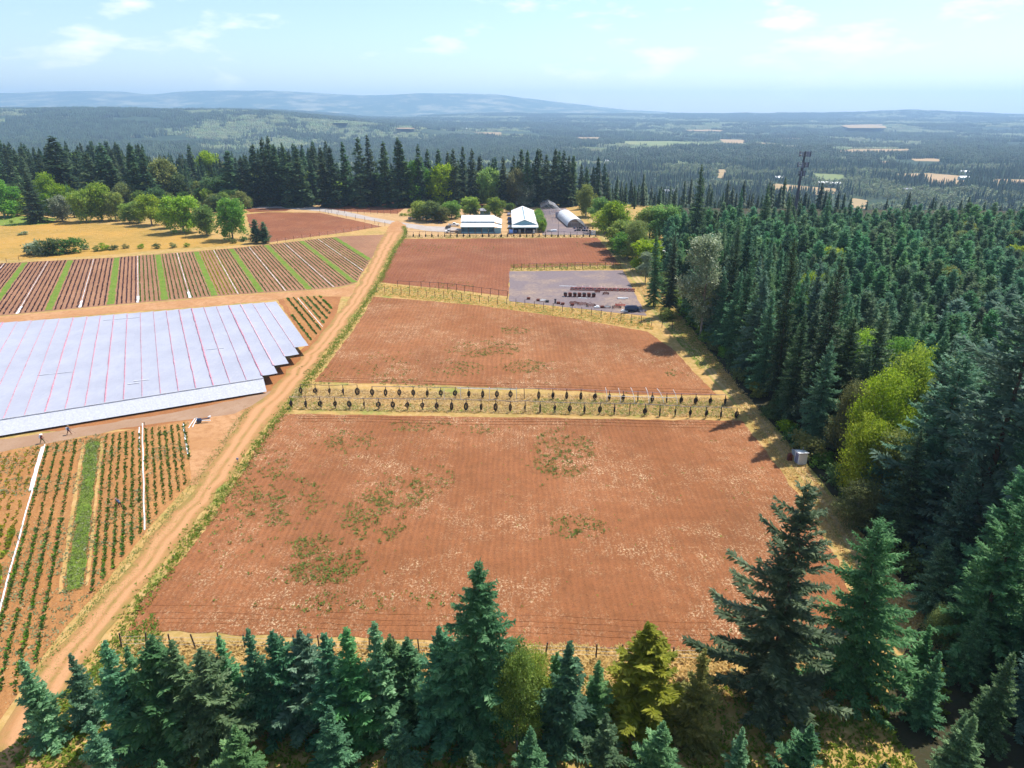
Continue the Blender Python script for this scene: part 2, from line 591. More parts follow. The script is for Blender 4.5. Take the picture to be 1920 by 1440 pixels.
def terr(x, y):
    x = np.asarray(x, float); y = np.asarray(y, float)
    a = x / np.maximum(y, 300)
    z = VALLEY * (.42 * sm(y, edge_y(x), edge_y(x) + 170) + .58 * sm(y, edge_y(x), edge_y(x) + 560))
    far = sm(y, 2300, 3400)
    z = z + far * (fbm(x / 900, y / 700, 3) - .42) * 42
    # wooded ridge on the left, falling towards the middle
    lm = 1 - sm(a, -.42, -.04)
    z = z + 128 * sm(y, 2900, 4900) * lm
    z = z + 24 * sm(y, 1500, 3000) * (1 - sm(a, -.62, -.3))
    # second, lower ridge from the left middle
    lm2 = (1 - sm(a, -.12, .10)) * sm(a, -.5, -.3)
    z = z + 26 * sm(y, 3600, 4300) * lm2
    # middle and right: long low ridges, one behind the other
    rm = sm(a, -.22, .02)
    z = z + 38 * sm(y, 5200, 6300) * rm
    z = z + 26 * sm(y, 7000, 7900) * rm
    pk = np.exp(-((a - .545) / .055) ** 2) * 26 + np.exp(-((a - .50) / .16) ** 2) * 18
    z = z + (46 + pk - 34 * sm(a, .6, .8)) * sm(y, 8300, 9800) * rm
    z = z + 20 * sm(y, 6500, 9000) * lm
    # mountains far behind on the left and in the middle
    u = 960 + 1280 * a * 1.076
    prof = np.interp(u, [-900, -300, 0, 150, 240, 290, 330, 450, 560, 640, 760, 860, 930, 980, 1050, 1120, 1180, 1260, 1400, 2600],
                     [300, 330, 330, 352, 345, 300, 352, 372, 385, 372, 392, 385, 352, 285, 205, 130, 60, 20, 0, 0])
    mz = prof * (1 + .0 * x)
    rough = (fbm(x / 1500, y / 1500, 9, 5) - .45) * 170
    z = z + sm(y, 11200, 14800) * (mz + rough * sm(y, 11000, 12500) * (1 - sm(y, 13800, 14800)) * (mz > 60) + 0)
    return z


def grid_axis(n, lim, pw):
    t = np.linspace(-1, 1, n)
    return np.sign(t) * (np.abs(t) ** pw) * lim


gx = grid_axis(241, 15500, 2.2)
gy = np.concatenate([np.linspace(-420, 380, 9), np.linspace(400, 1300, 31)[0:], np.geomspace(1340, 17400, 150)])
GX, GY = np.meshgrid(gx, gy)
GZ = terr(GX, GY)
nx_, ny_ = len(gx), len(gy)
idx = np.arange(nx_ * ny_).reshape(ny_, nx_)
F = np.stack([idx[:-1, :-1], idx[:-1, 1:], idx[1:, 1:], idx[1:, :-1]], -1).reshape(-1, 4)


def mat_ground():
    t = NT("land", .97, .1)
    p = t.pos()
    s = t.sep(p)
    near = t.mix(t.rng(t.noise(p, .05, 4, .6), .4, .6), (.43, .26, .09), (.31, .215, .065))
    near = t.mix(t.rng(t.noise(p, .7, 5, .7), .45, .7), near, (.49, .32, .14))
    near = t.mix(t.rng(t.noise(p, 4.5, 5, .75), .52, .72, 0, .6), near, (.22, .16, .06))
    near = t.mix(t.rng(t.noise(p, .09, 5, .65), .56, .66, 0, .75), near, (.17, .22, .045))
    # wooded country: forest mottled with paler woods and clearings
    m1 = t.noise(p, .012, 6, .7)
    m2 = t.noise(p, .0016, 5, .62)
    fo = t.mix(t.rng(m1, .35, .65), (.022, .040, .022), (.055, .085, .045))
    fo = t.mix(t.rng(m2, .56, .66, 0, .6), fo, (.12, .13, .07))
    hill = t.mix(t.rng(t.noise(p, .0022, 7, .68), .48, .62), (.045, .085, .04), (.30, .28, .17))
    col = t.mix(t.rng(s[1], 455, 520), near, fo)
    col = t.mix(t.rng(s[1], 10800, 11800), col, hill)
    t.bump(m1, .6, 6.0)
    return t.done(col)


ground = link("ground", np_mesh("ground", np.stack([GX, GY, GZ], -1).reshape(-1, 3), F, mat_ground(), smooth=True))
tag(ground, "dry grass farmland running on into a wooded valley and distant hills", kind="structure")

# ---------------------------------------------------------------- haze
hb = MB().box((0, 8400, 205.0), (31800, 18600, 612.0))
hz_m = bpy.data.materials.new("haze_air")
hz_m.use_nodes = True
hn = hz_m.node_tree
hn.nodes.clear()
ho = hn.nodes.new("ShaderNodeOutputMaterial")
pv = hn.nodes.new("ShaderNodeVolumePrincipled")
pv.inputs["Density"].default_value = HAZE
pv.inputs["Color"].default_value = (.47, .70, 1.0, 1)
pv.inputs["Anisotropy"].default_value = 0.25
hn.links.new(pv.outputs[0], ho.inputs["Volume"])
hz_o = hb.build("haze", hz_m)
tag(hz_o, "thin blue summer haze over the valley", kind="stuff")


# ---------------------------------------------------------------- sheets of ground
def densify(poly, step, jit, rs):
    out = []
    n = len(poly)
    for i in range(n):
        a = np.array(poly[i]); b = np.array(poly[(i + 1) % n])
        L = np.linalg.norm(b - a)
        k = max(1, int(L / step))
        d = (b - a) / max(L, 1e-6)
        nrm = np.array([-d[1], d[0]])
        for j in range(k):
            p = a + (b - a) * j / k
            o = (vnoise(p[0] * .35 + 50, p[1] * .35 + 90, rs) - .5) * 2 * jit + RNG.normal(0, jit * .22)
            if j == 0: o *= .3
            out.append(tuple(p + nrm * o))
    return out


def sheet(name, poly, z, mat, jit=.35, step=1.2, label=None, rs=1):
    q = densify(poly, step, jit, rs) if jit else poly
    me = bpy.data.meshes.new(name)
    me.from_pydata([(x, y, z) for x, y in q], [], [tuple(range(len(q)))])
    if me.polygons[0].normal.z < 0:
        me.flip_normals()
    me.materials.append(mat)
    me.update()
    o = link(name, me)
    tag(o, label, kind="structure")
    return o


def PX(*pts, z=0.0):
    return [P(u, v, z) for u, v in pts]


def ribbon(name, left, right, z, mat, label, n=90, jit=.3):
    """track between two polylines with u across and v along"""
    def res(pl):
        pl = np.array(pl); d = np.r_[0, np.cumsum(np.linalg.norm(np.diff(pl, axis=0), axis=1))]
        t = np.linspace(0, d[-1], n)
        return np.stack([np.interp(t, d, pl[:, 0]), np.interp(t, d, pl[:, 1])], -1)
    L = res(left); R = res(right)
    L = L + RNG.normal(0, jit, (n, 1)) * [1, 0]; R = R + RNG.normal(0, jit, (n, 1)) * [1, 0]
    m = 7
    V = []; UV = []
    for i in range(n):
        for j in range(m):
            f = j / (m - 1)
            q = L[i] * (1 - f) + R[i] * f
            V.append((q[0], q[1], z)); UV.append((f, i * 3.0))
    Fc = []
    for i in range(n - 1):
        for j in range(m - 1):
            a = i * m + j
            Fc.append((a, a + 1, a + m + 1, a + m))
    me = np_mesh(name, V, Fc, mat)
    uvl = me.uv_layers.new(name="UVMap")
    li = np.zeros(len(me.loops), np.int32); me.loops.foreach_get("vertex_index", li)
    uvl.data.foreach_set("uv", np.array(UV, np.float32)[li].ravel())
    o = link(name, me)
    tag(o, label, kind="structure")
    return o


TR_L = PX((-40, 1440), (60, 1270), (100, 1222), (183, 1130), (243, 1055), (347, 932), (400, 862), (437, 807), (470, 765), (515, 728), (590, 640), (625, 598), (655, 560), (690, 500), (710, 455), (722, 436), (730, 424))
TR_R = PX((90, 1440), (120, 1300), (165, 1235), (250, 1125), (310, 1050), (385, 955), (440, 880), (500, 796), (552, 735), (600, 672), (640, 622), (680, 566), (708, 522), (735, 467), (752, 445), (756, 436), (752, 424))
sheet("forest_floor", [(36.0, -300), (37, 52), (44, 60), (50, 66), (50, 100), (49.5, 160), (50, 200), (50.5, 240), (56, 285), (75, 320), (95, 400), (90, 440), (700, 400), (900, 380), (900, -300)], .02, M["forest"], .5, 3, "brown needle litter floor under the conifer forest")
sheet("rough_grass", [(-50, 18), (36, 18), (36.5, 47.5), (20, 51.5), (-46, 51.5)], .02, M["drygrass"], .5, 2, "grass under the young fir row")
meadow = PX((-160, 440), (-160, 402), (60, 412), (160, 418), (250, 425), (350, 443), (440, 452), (470, 462), (330, 466), (200, 478), (0, 497), (-160, 512))
sheet("meadow", meadow, .02, M["meadow"], .8, 3, "golden dry meadow beside the crop rows")
sheet("lawn", PX((-60, 412), (0, 405), (60, 405), (110, 410), (90, 420), (20, 424), (-60, 420)), .035, M["greengrass"], .6, 2, "small patch of green lawn under the dark fir")
sheet("barnyard", PX((455, 383), (600, 376), (640, 372), (900, 376), (960, 388), (1010, 385), (1060, 388), (1122, 440), (1118, 446), (762, 446), (735, 430), (700, 428), (600, 400), (470, 392)), .02, M["barnyard"], .6, 2.5, "bare tan yard around the barns")
sheet("gravel_yard", PX((1012, 392), (1060, 390), (1118, 441), (1018, 441)), .05, M["gravel"], .4, 2, "grey gravel yard beside the greenhouses")
# lanes
sheet("lane", PX((-200, 628), (0, 594), (213, 574), (433, 555), (590, 544), (640, 540), (668, 532), (660, 556), (625, 556), (600, 553), (520, 562), (400, 573), (213, 587), (0, 606), (-200, 642)), .03, M["lane"], .35, 1.5, "tan dirt lane between the crop rows and the white cover")
sheet("lane", PX((-300, 520), (0, 489), (200, 479), (433, 460), (500, 453), (600, 441), (690, 428), (728, 424), (728, 440), (640, 442), (500, 458), (433, 466), (213, 483), (0, 494), (-300, 526)), .03, M["drygrass"], .3, 1.5, "grassy headland above the crop rows")
sheet("bare_soil", PX((-300, 850), (0, 806), (400, 738), (487, 720), (577, 645), (520, 562), (600, 556), (640, 556), (628, 600), (590, 642), (520, 726), (480, 760), (440, 800), (0, 812), (-300, 900)), .026, M["soilS"], .3, 1.5, "bare red soil around the white cover")
sheet("lane", PX((-300, 860), (0, 824), (130, 805), (250, 786), (390, 761), (480, 741), (530, 728), (505, 746), (470, 762), (440, 776), (390, 782), (250, 801), (130, 824), (0, 848), (-300, 905)), .034, M["graylane"], .5, 1.5, "greyish packed dirt lane below the white cover")
sheet("bare_soil", PX((385, 785), (440, 772), (480, 762), (450, 800), (415, 845), (385, 900), (352, 912), (352, 790)), .030, M["lane"], .5, 1.2, "scraped tan soil by the road junction")
ribbon("dirt_road", TR_L, TR_R, .05, M["track"], "tan two-rut dirt road running up between the fields")
sheet("driveway", PX((440, 388), (520, 384), (600, 389), (650, 397), (700, 408), (745, 416), (800, 424), (850, 426), (868, 430), (850, 436), (800, 433), (765, 427), (720, 418), (660, 407), (600, 396), (520, 390), (440, 392)), .06, M["driveway"], .25, 1.5, "pale gravel driveway curving to the barns")
sheet("lane", PX((723, 436), (733, 418), (745, 414), (762, 423), (756, 436)), .065, M["lane"], .3, 1.2, "dirt turn-off joining the driveway")
# fields on the right of the road
FIELD1 = PX((532, 776), (950, 783), (1390, 789), (1425, 832), (1470, 892), (1530, 985), (1572, 1060), (1640, 1235), (1330, 1222), (800, 1200), (240, 1183), (262, 1130), (330, 1060), (400, 972), (460, 880), (505, 802))
sheet("ploughed_field", FIELD1, .04, M["soil"], .35, 1.0, "large red brown tilled field in front")
FIELD2 = PX((598, 706), (640, 650), (683, 588), (700, 556), (900, 573), (1090, 600), (1215, 622), (1268, 660), (1305, 702), (1345, 741), (1200, 740), (950, 727), (590, 716))
sheet("ploughed_field", FIELD2, .04, M["soil2"], .35, 1.2, "middle red brown tilled field")
FIELD3 = PX((757, 448), (1120, 446), (1163, 497), (957, 503), (953, 556), (850, 543), (710, 529), (735, 482))
sheet("ploughed_field", FIELD3, .04, M["soil3"], .4, 1.5, "upper red brown tilled field below the barns")
PAD = PX((955, 509), (1168, 507), (1212, 592), (1160, 587), (1080, 578), (955, 565))
sheet("gravel_yard", PAD, .06, M["gravel"], .25, 1.0, "grey gravel equipment yard")
FIELD4 = PX((500, 455), (468, 425), (462, 402), (500, 398), (600, 399), (660, 412), (716, 425), (640, 437), (560, 447))
sheet("ploughed_field", FIELD4, .04, M["soil3"], .4, 1.5, "dull red field left of the road end")
FIELD5 = PX((605, 392), (625, 379), (700, 380), (768, 383), (745, 401), (640, 396))
sheet("ploughed_field", FIELD5, .04, M["soil3"], .4, 1.5, "small fenced red field behind the driveway")
sheet("ploughed_field", PX((645, 374), (760, 370), (850, 372), (905, 380), (905, 390), (790, 384), (650, 377)), .045, M["soil3"], .4, 1.5, "narrow red field below the tall firs")
sheet("ploughed_field", PX((455, 390), (520, 386), (560, 388), (535, 396), (470, 398)), .045, M["soil3"], .4, 1.5, "narrow red bed beside the meadow trees")
# right hand grassy track along the forest
sheet("grass_verge", PX((1121, 441), (1130, 436), (1200, 530), (1240, 580), (1300, 660), (1360, 735), (1440, 830), (1530, 930), (1590, 1010), (1650, 1130), (1615, 1150), (1575, 1062), (1470, 890), (1392, 789), (1348, 742), (1270, 660), (1216, 592), (1168, 505)), .03, M["drygrass"], .3, 1.2, "dry grass verge along the forest edge")
ribbon("grass_track", PX((1100, 412), (1122, 440), (1172, 505), (1222, 585), (1275, 645), (1335, 712), (1400, 785), (1480, 880), (1545, 965), (1590, 1050), (1600, 1075)),
       PX((1118, 410), (1146, 440), (1195, 505), (1245, 582), (1300, 645), (1365, 715), (1440, 785), (1520, 880), (1590, 965), (1640, 1050), (1650, 1075)), .045, M["sidetrack"], "narrow two-rut grass track along the forest", 80, .15)
sheet("grass_verge", PX((1222, 600), (1235, 598), (1280, 648), (1270, 650)), .035, M["drygrass"], .4, 1.0, "green grass beside the forest track")
# crop fields
CROPA = PX((-260, 628), (-260, 521), (0, 494), (213, 483), (433, 466), (500, 459), (640, 443), (722, 440), (700, 480), (668, 530), (637, 538), (590, 543), (433, 553), (213, 572), (0, 592))
sheet("crop_field", CROPA, .036, M["soilA"], .2, 1.5, "striped nursery field above the white cover")
CROPC = PX((-200, 878), (0, 848), (100, 830), (200, 812), (300, 797), (352, 788), (358, 905), (283, 985), (205, 1085), (130, 1168), (60, 1262), (-60, 1440), (-400, 1440))
sheet("crop_field", CROPC, .038, M["soilC"], .2, 1.2, "orange nursery field with rows of shrubs in front")
CROPB = PX((530, 559), (600, 555), (626, 574), (603, 620), (580, 645), (565, 625))
sheet("crop_field", CROPB, .036, M["soilC"], .2, 1.0, "small triangular nursery bed beside the white cover")


# ---------------------------------------------------------------- plants: builders
def norm(a):
    return a / np.maximum(np.linalg.norm(a, axis=-1, keepdims=True), 1e-9)


def kites(o, d, l, w, up, rs):
    """leaf-like quads: origins o, directions d, lengths l, half widths w"""
    s = norm(np.cross(d, up))
    n = len(o)
    V = np.empty((n, 4, 3))
    m = o + d * (l * .45)[:, None]
    V[:, 0] = o; V[:, 1] = m + s * w[:, None]; V[:, 2] = o + d * l[:, None]; V[:, 3] = m - s * w[:, None]
    return V


def fir_mesh(name, seed, H, R, mat, c0=.06, gap=.5, per=6, step=.3, wid=.15, irr=.25, tl=.55, droop=.10, up0=38, up1=-22, powr=.85, tmin=.3):
    r = np.random.default_rng(seed)
    O = []; D = []; L = []; W = []; T = []
    z = H * c0
    ph = r.uniform(0, 6.28)
    sect = r.uniform(.7, 1.2, 7)
    while z < H * .985:
        t = 1 - z / H
        Rz = R * (t / (1 - c0)) ** powr * (1 - .18 * (t ** 6))
        k = max(3, int(round(per * (.6 + .5 * t))))
        for j in range(k):
            az = ph + 6.283 * j / k + r.normal(0, .25)
            bl = max(.18, Rz * sect[int((az / 6.283 * 7) % 7)] * r.uniform(1 - irr * 1.6, 1 + irr * .6))
            if r.random() < .05 * irr * 4: bl *= .5
            el = math.radians(up0 + (up1 - up0) * min(1, t * 1.15) + r.normal(0, 6))
            z0 = z + r.normal(0, gap * .3)
            n = max(2, int(bl / step))
            q = (np.arange(n) + r.random(n) * .8) / n
            q = q[q > (0.12 if bl > 1.5 else 0)]
            if len(q) == 0: continue
            s = q * bl
            rad = s * math.cos(el)
            zz = z0 + s * math.sin(el) - droop * bl * q ** 2 + droop * 1.1 * bl * q ** 4
            ca, sa = math.cos(az), math.sin(az)
            px = rad * ca; py = rad * sa
            btint = r.uniform(0, 1)
            for side in (-1, 1, 0):
                ll = np.minimum((bl - s) * .62 + tmin * bl ** .3, tl * bl ** .45 + .25) * r.uniform(.65, 1.15, len(s))
                if side == 0:
                    ang = r.normal(0, .12, len(s)); ll = ll * .75
                    tilt = r.uniform(.0, .5, len(s))
                else:
                    ang = side * np.radians(r.uniform(38, 68, len(s)))
                    tilt = r.normal(-.15, .32, len(s))
                dx = np.cos(ang) * ca - np.sin(ang) * sa
                dy = np.cos(ang) * sa + np.sin(ang) * ca
                dz = math.sin(el) * .6 * np.cos(ang) + tilt
                O.append(np.stack([px, py, zz], -1)); D.append(norm(np.stack([dx, dy, dz], -1)))
                L.append(ll); W.append(np.maximum(wid * .5, ll * wid) * r.uniform(.8, 1.3, len(s)))
                T.append(np.clip(btint * .55 + r.uniform(0, .55, len(s)), 0, 1))
        ph += 2.4
        z += gap * (.55 + .55 * t) * r.uniform(.8, 1.2)
    # leader
    for k in range(5):
        a = r.uniform(0, 6.28)
        O.append(np.array([[0, 0, H * (.955 + .007 * k)]])); D.append(norm(np.array([[math.cos(a) * .35, math.sin(a) * .35, 1.0]])))
        L.append(np.array([H * .035])); W.append(np.array([wid * .35])); T.append(np.array([.6]))
    O = np.concatenate(O); D = np.concatenate(D); L = np.concatenate(L); W = np.concatenate(W); T = np.concatenate(T)
    up = norm(np.array([0, 0, 1.0]) + r.normal(0, .45, O.shape))
    V = kites(O, D, L, W, up, r)
    n = len(V)
    return np_mesh(name, V.reshape(-1, 3), np.arange(n * 4).reshape(n, 4), mat, np.repeat(T, 4))


def trunk_mesh(name, seed, H, r0, mat, limbs=10, lean=.01):
    r = np.random.default_rng(seed)
    m = MB()
    pts = [(math.sin(k * 1.3) * lean * H * .3, math.cos(k * 1.7) * lean * H * .3, H * k / 8 * .97) for k in range(9)]
    m.tube(pts, [r0 * (1.25 if k == 0 else 1) * (1 - k / 8.3) for k in range(9)], 7)
    for k in range(limbs):
        t = r.uniform(.15, .85); a = r.uniform(0, 6.28); l = H * .13 * (1 - t * .8)
        z = H * t
        m.tube([(0, 0, z), (math.cos(a) * l * .6, math.sin(a) * l * .6, z + l * .12), (math.cos(a) * l, math.sin(a) * l, z + l * .02)], [r0 * .16, r0 * .1, r0 * .04], 4, False)
    return m.mesh(name, mat)


def leafy_mesh(name, seed, H, R, mat, n=5000, ls=.3, c0=.2, lobes=11, wob=.5, bias=.3, shape=1.0, cl=26):
    r = np.random.default_rng(seed)
    zc = H * (c0 + (1 - c0) / 2); rz = H * (1 - c0) / 2
    # lobes
    LC = []
    for k in range(lobes):
        a = 2.4 * k + r.uniform(-.4, .4); h = r.uniform(-.75, .8) if k else .72
        rr = math.sqrt(max(.05, 1 - h * h)) * R * .58 * r.uniform(.5, 1.3)
        if h > 0: rr *= (1 - h * .35 * shape)
        LC.append((rr * 1.12 * math.cos(a), rr * 1.12 * math.sin(a), zc + h * rz * .74, R * r.uniform(.18, .44)))
    LC.append((0, 0, zc, R * .45))
    LC = np.array(LC)
    ncl = n // cl
    w = LC[:, 3] ** 2; w /= w.sum()
    ci = r.choice(len(LC), ncl, p=w)
    dirs = norm(r.normal(0, 1, (ncl, 3)) + np.array([0, 0, .25]))
    rad = LC[ci, 3] * r.uniform(.72, 1.18, ncl)
    C = LC[ci, :3] + dirs * rad[:, None] * np.array([1, 1, .9])
    ctint = r.uniform(0, 1, ncl)
    cs = R * .09
    O = np.repeat(C, cl, 0) + r.normal(0, 1, (ncl * cl, 3)) * cs * np.array([1, 1, .75])
    D = norm(np.repeat(dirs, cl, 0) * bias + r.normal(0, 1, O.shape) * np.array([1, 1, .7]))
    L = ls * r.uniform(.6, 1.35, len(O))
    Wd = L * r.uniform(.26, .42, len(O))
    T = np.clip(np.repeat(ctint, cl) * .6 + r.uniform(0, .5, len(O)), 0, 1)
    up = norm(np.array([0, 0, 1.2]) + r.normal(0, .7, O.shape))
    V = kites(O, D, L, Wd, up, r)
    m = len(V)
    return np_mesh(name, V.reshape(-1, 3), np.arange(m * 4).reshape(m, 4), mat, np.repeat(T, 4))


def leafy_trunk(name, seed, H, R, mat, c0=.2, r0=.2):
    r = np.random.default_rng(seed)
    m = MB()
    m.tube([(0, 0, 0), (.05, 0, H * c0), (.1, .08, H * .55), (0, .1, H * .85)], [r0 * 1.2, r0, r0 * .6, r0 * .15], 7)
    for k in range(9):
        a = 2.4 * k; z = H * (c0 + .05 * k * .8)
        m.tube([(0, 0, z), (math.cos(a) * R * .35, math.sin(a) * R * .35, z + R * .35), (math.cos(a) * R * .68, math.sin(a) * R * .68, z + R * .75)],
               [r0 * .5, r0 * .3, r0 * .1], 5, False)
    return m.mesh(name, mat)


PROTO = {}


def proto(key, H, crowns, trunk):
    PROTO[key] = (H, crowns, trunk)


proto("fir_near", 30, [fir_mesh("fir_crown", 100 + i, 30, R, M["fir"], c0=c, gap=.44, per=8, step=.16, wid=.17, irr=.5, tl=.36, droop=.16, tmin=.30, powr=.75)
                       for i, (R, c) in enumerate(((5.6, .10), (4.8, .14), (6.2, .06), (4.4, .12), (5.2, .08)))],
      trunk_mesh("fir_trunk", 3, 30, .38, M["bark"], 26))
proto("fir_big", 30, [fir_mesh("fir_crown", 170 + i, 30, 8.4 - .6 * i, M["fir"], c0=.05, gap=.52, per=7, step=.19, wid=.17, irr=.45, tl=.34, droop=.20, tmin=.32, powr=.62, up1=-14) for i in range(2)],
      trunk_mesh("fir_trunk", 13, 30, .42, M["bark"], 26))
proto("fir_open", 24, [fir_mesh("fir_crown", 140 + i, 24, 5.6, M["fir"], c0=.04, gap=.50, per=6, step=.085, wid=.17, irr=.6, tl=.26, droop=.20, up1=-12, powr=.66, tmin=.27) for i in range(3)],
      trunk_mesh("fir_trunk", 4, 24, .32, M["bark"], 30))
proto("fir_mid", 30, [fir_mesh("fir_crown", 200 + i, 30, 4.4 + .5 * i, M["fir"], c0=.08, gap=1.0, per=6, step=.55, wid=.22, irr=.4, tl=.8, droop=.14, tmin=.6) for i in range(4)],
      trunk_mesh("fir_trunk", 5, 30, .36, M["bark"], 12))
proto("fir_young", 12, [fir_mesh("fir_crown", 240 + i, 12, 3.6 + .25 * i, M["firG"], c0=.05, gap=.44, per=7, step=.26, wid=.19, irr=.40, tl=.62, droop=.02, up0=48, up1=14, powr=.52, tmin=.35) for i in range(4)],
      trunk_mesh("fir_trunk", 6, 12, .16, M["bark"], 8))
proto("fir_far", 36, [fir_mesh("fir_crown", 280 + i, 36, 5.4 + .5 * i, M["firD"], c0=.03, gap=1.15, per=7, step=.75, wid=.32, irr=.40, tl=1.25, droop=.10, tmin=1.1, powr=.72) for i in range(4)],
      trunk_mesh("fir_trunk", 7, 36, .4, M["bark"], 8))
proto("sapling", 9, [fir_mesh("fir_crown", 320 + i, 9, 1.75 + .25 * i, M["firG"], c0=.04, gap=.30, per=7, step=.085, wid=.15, irr=.5, tl=.24, droop=.04, up0=55, up1=-2, powr=.75, tmin=.2) for i in range(4)],
      trunk_mesh("fir_trunk", 8, 9, .12, M["bark"], 10))
proto("leafy", 10, [leafy_mesh("leaf_crown", 400 + i, 10, 4.2, M["leafG"], n=9500, ls=.42, c0=-.10, lobes=26, shape=1.3) for i in range(4)],
      leafy_trunk("tree_trunk", 9, 10, 4.2, M["barkP"]))
proto("leafy_near", 14, [leafy_mesh("leaf_crown", 430 + i, 14, 4.8, M["leafG"], n=20000, ls=.28, c0=-.05, lobes=38, cl=30) for i in range(3)],
      leafy_trunk("tree_trunk", 10, 14, 4.6, M["barkP"]))
proto("poplar", 20, [leafy_mesh("leaf_crown", 450 + i, 20, 4.0, M["leafS"], n=14000, ls=.34, c0=-.04, lobes=24, cl=30) for i in range(2)],
      leafy_trunk("tree_trunk", 11, 20, 3.6, M["barkP"]))
proto("bush", 3, [leafy_mesh("leaf_crown", 470 + i, 3, 2.6, M["leafD"], n=1500, ls=.34, c0=-.25, lobes=8, cl=20) for i in range(3)], None)
tree_n = 0
tree_rng = np.random.default_rng(77)


def tree(kind, x, y, H, label, cat="tree", group=None, mat=None, wide=1.0, name=None, z=0.0, lean=None, variant=None):
    global tree_n
    tree_n += 1
    pH, crowns, trunk = PROTO[kind]
    if kind in ("leafy", "leafy_near", "poplar"): H *= 1.09
    s = H / pH
    e = empty(name or ("fir_tree" if ("fir" in kind or kind == "sapling") else ("bush" if kind == "bush" else "leafy_tree")), (x, y, z), tree_rng.uniform(0, 6.28))
    e.scale = (s * wide, s * wide, s)
    e.rotation_euler[0] = tree_rng.normal(0, .015); e.rotation_euler[1] = tree_rng.normal(0, .015)
    v = tree_rng.integers(len(crowns)) if variant is None else variant
    c = link("crown", crowns[v], e)
    if mat:
        c.material_slots[0].link = "OBJECT"; c.material_slots[0].material = M[mat]
    if trunk: link("trunk", trunk, e)
    tag(e, label, cat, group)
    return e


# low detail plants for the woods that reach away as one mass
def far_fir(name, seed, H, R, layers, pts, mat):
    r = np.random.default_rng(seed)
    V = []; Fc = []; T = []
    for k in range(layers):
        t0 = k / layers
        zb = H * (.10 + .9 * t0); zt = H * min(1, (.10 + .9 * (t0 + 1.75 / layers)))
        rr = R * (1 - t0) ** .8
        n0 = len(V)
        V.append((0, 0, zt)); T.append(r.uniform(.2, .8))
        a0 = r.uniform(0, 6)
        for j in range(pts * 2):
            a = a0 + math.pi * j / pts
            q = rr * (r.uniform(.85, 1.2) if j % 2 == 0 else r.uniform(.45, .65))
            V.append((q * math.cos(a), q * math.sin(a), zb + (0 if j % 2 == 0 else H * .035) + r.normal(0, H * .01))); T.append(r.uniform(0, 1))
        for j in range(pts * 2):
            Fc.append((n0, n0 + 1 + j, n0 + 1 + (j + 1) % (pts * 2)))
    return np.array(V), np.array(Fc), np.array(T)


def proto_obj(name, V, Fc, T, mat):
    me = np_mesh(name, V, Fc, mat, T)
    return bpy.data.objects.new(name, me)


def scatter(name, pts, protos, label, scl, idx, rot=None, kind="stuff"):
    """one object: low detail plants standing on the given points"""
    n = len(pts)
    me = bpy.data.meshes.new(name)
    me.vertices.add(n)
    me.vertices.foreach_set("co", np.asarray(pts, np.float32).ravel())
    for an, ty, da in (("sc", "FLOAT", scl), ("rz", "FLOAT", rot if rot is not None else RNG.uniform(0, 6.28, n)), ("pi", "INT", idx)):
        at = me.attributes.new(an, ty, "POINT")
        at.data.foreach_set("value", np.asarray(da, np.int32 if ty == "INT" else np.float32))
    o = link(name, me)
    pc = bpy.data.collections.new(name + "_kinds")
    for k, po in enumerate(protos):
        po.name = "%s_%02d" % (name, k)
        pc.objects.link(po)
    g = bpy.data.node_groups.new(name + "_nodes", "GeometryNodeTree")
    g.interface.new_socket("Geometry", in_out="INPUT", socket_type="NodeSocketGeometry")
    g.interface.new_socket("Geometry", in_out="OUTPUT", socket_type="NodeSocketGeometry")
    N = g.nodes.new; Lk = g.links.new
    gi = N("NodeGroupInput"); go = N("NodeGroupOutput")
    ci = N("GeometryNodeCollectionInfo"); ci.inputs["Collection"].default_value = pc
    ci.inputs["Separate Children"].default_value = True; ci.inputs["Reset Children"].default_value = True
    ip = N("GeometryNodeInstanceOnPoints"); ip.inputs["Pick Instance"].default_value = True

    def na(nm, ty):
        a = N("GeometryNodeInputNamedAttribute"); a.data_type = ty; a.inputs["Name"].default_value = nm
        return a.outputs["Attribute"]
    cx = N("ShaderNodeCombineXYZ")
    Lk(na("rz", "FLOAT"), cx.inputs[2])
    Lk(gi.outputs[0], ip.inputs["Points"]); Lk(ci.outputs[0], ip.inputs["Instance"])
    Lk(na("pi", "INT"), ip.inputs["Instance Index"])
    er = N("FunctionNodeEulerToRotation")
    Lk(cx.outputs[0], er.inputs[0]); Lk(er.outputs[0], ip.inputs["Rotation"])
    Lk(na("sc", "FLOAT"), ip.inputs["Scale"])
    Lk(ip.outputs[0], go.inputs[0])
    md = o.modifiers.new("woods", "NODES"); md.node_group = g
    tag(o, label, kind=kind)
    return o


M["wood_fir"] = foliage("valley_fir", (.030, .060, .036), (.085, .13, .065), rnd=.8, transl=.25)
M["wood_leaf"] = foliage("valley_leaf", (.11, .15, .06), (.24, .28, .13), rnd=.7, transl=.2, hue=.04)


def blob(seed, H, R, n, sz):
    me = leafy_mesh("tmp", seed, H, R, None, n=n, ls=sz, c0=.05, lobes=6, cl=6)
    V = np.zeros(len(me.vertices) * 3, np.float32); me.vertices.foreach_get("co", V)
    T = np.zeros(len(me.vertices), np.float32); me.attributes["tint"].data.foreach_get("value", T)
    bpy.data.meshes.remove(me)
    V = V.reshape(-1, 3)
    return V, np.arange(len(V)).reshape(-1, 4), T


def wood_protos(layers, pts, nq, sz):
    out = []
    for i in range(4):
        out.append(proto_obj("wood_fir", *far_fir("f", 500 + i, 24, 3.6 + .4 * i, layers, pts, None), M["wood_fir"]))
    for i in range(2):
        out.append(proto_obj("wood_leaf", *blob(520 + i, 14, 5.5, nq, sz), M["wood_leaf"]))
    return out


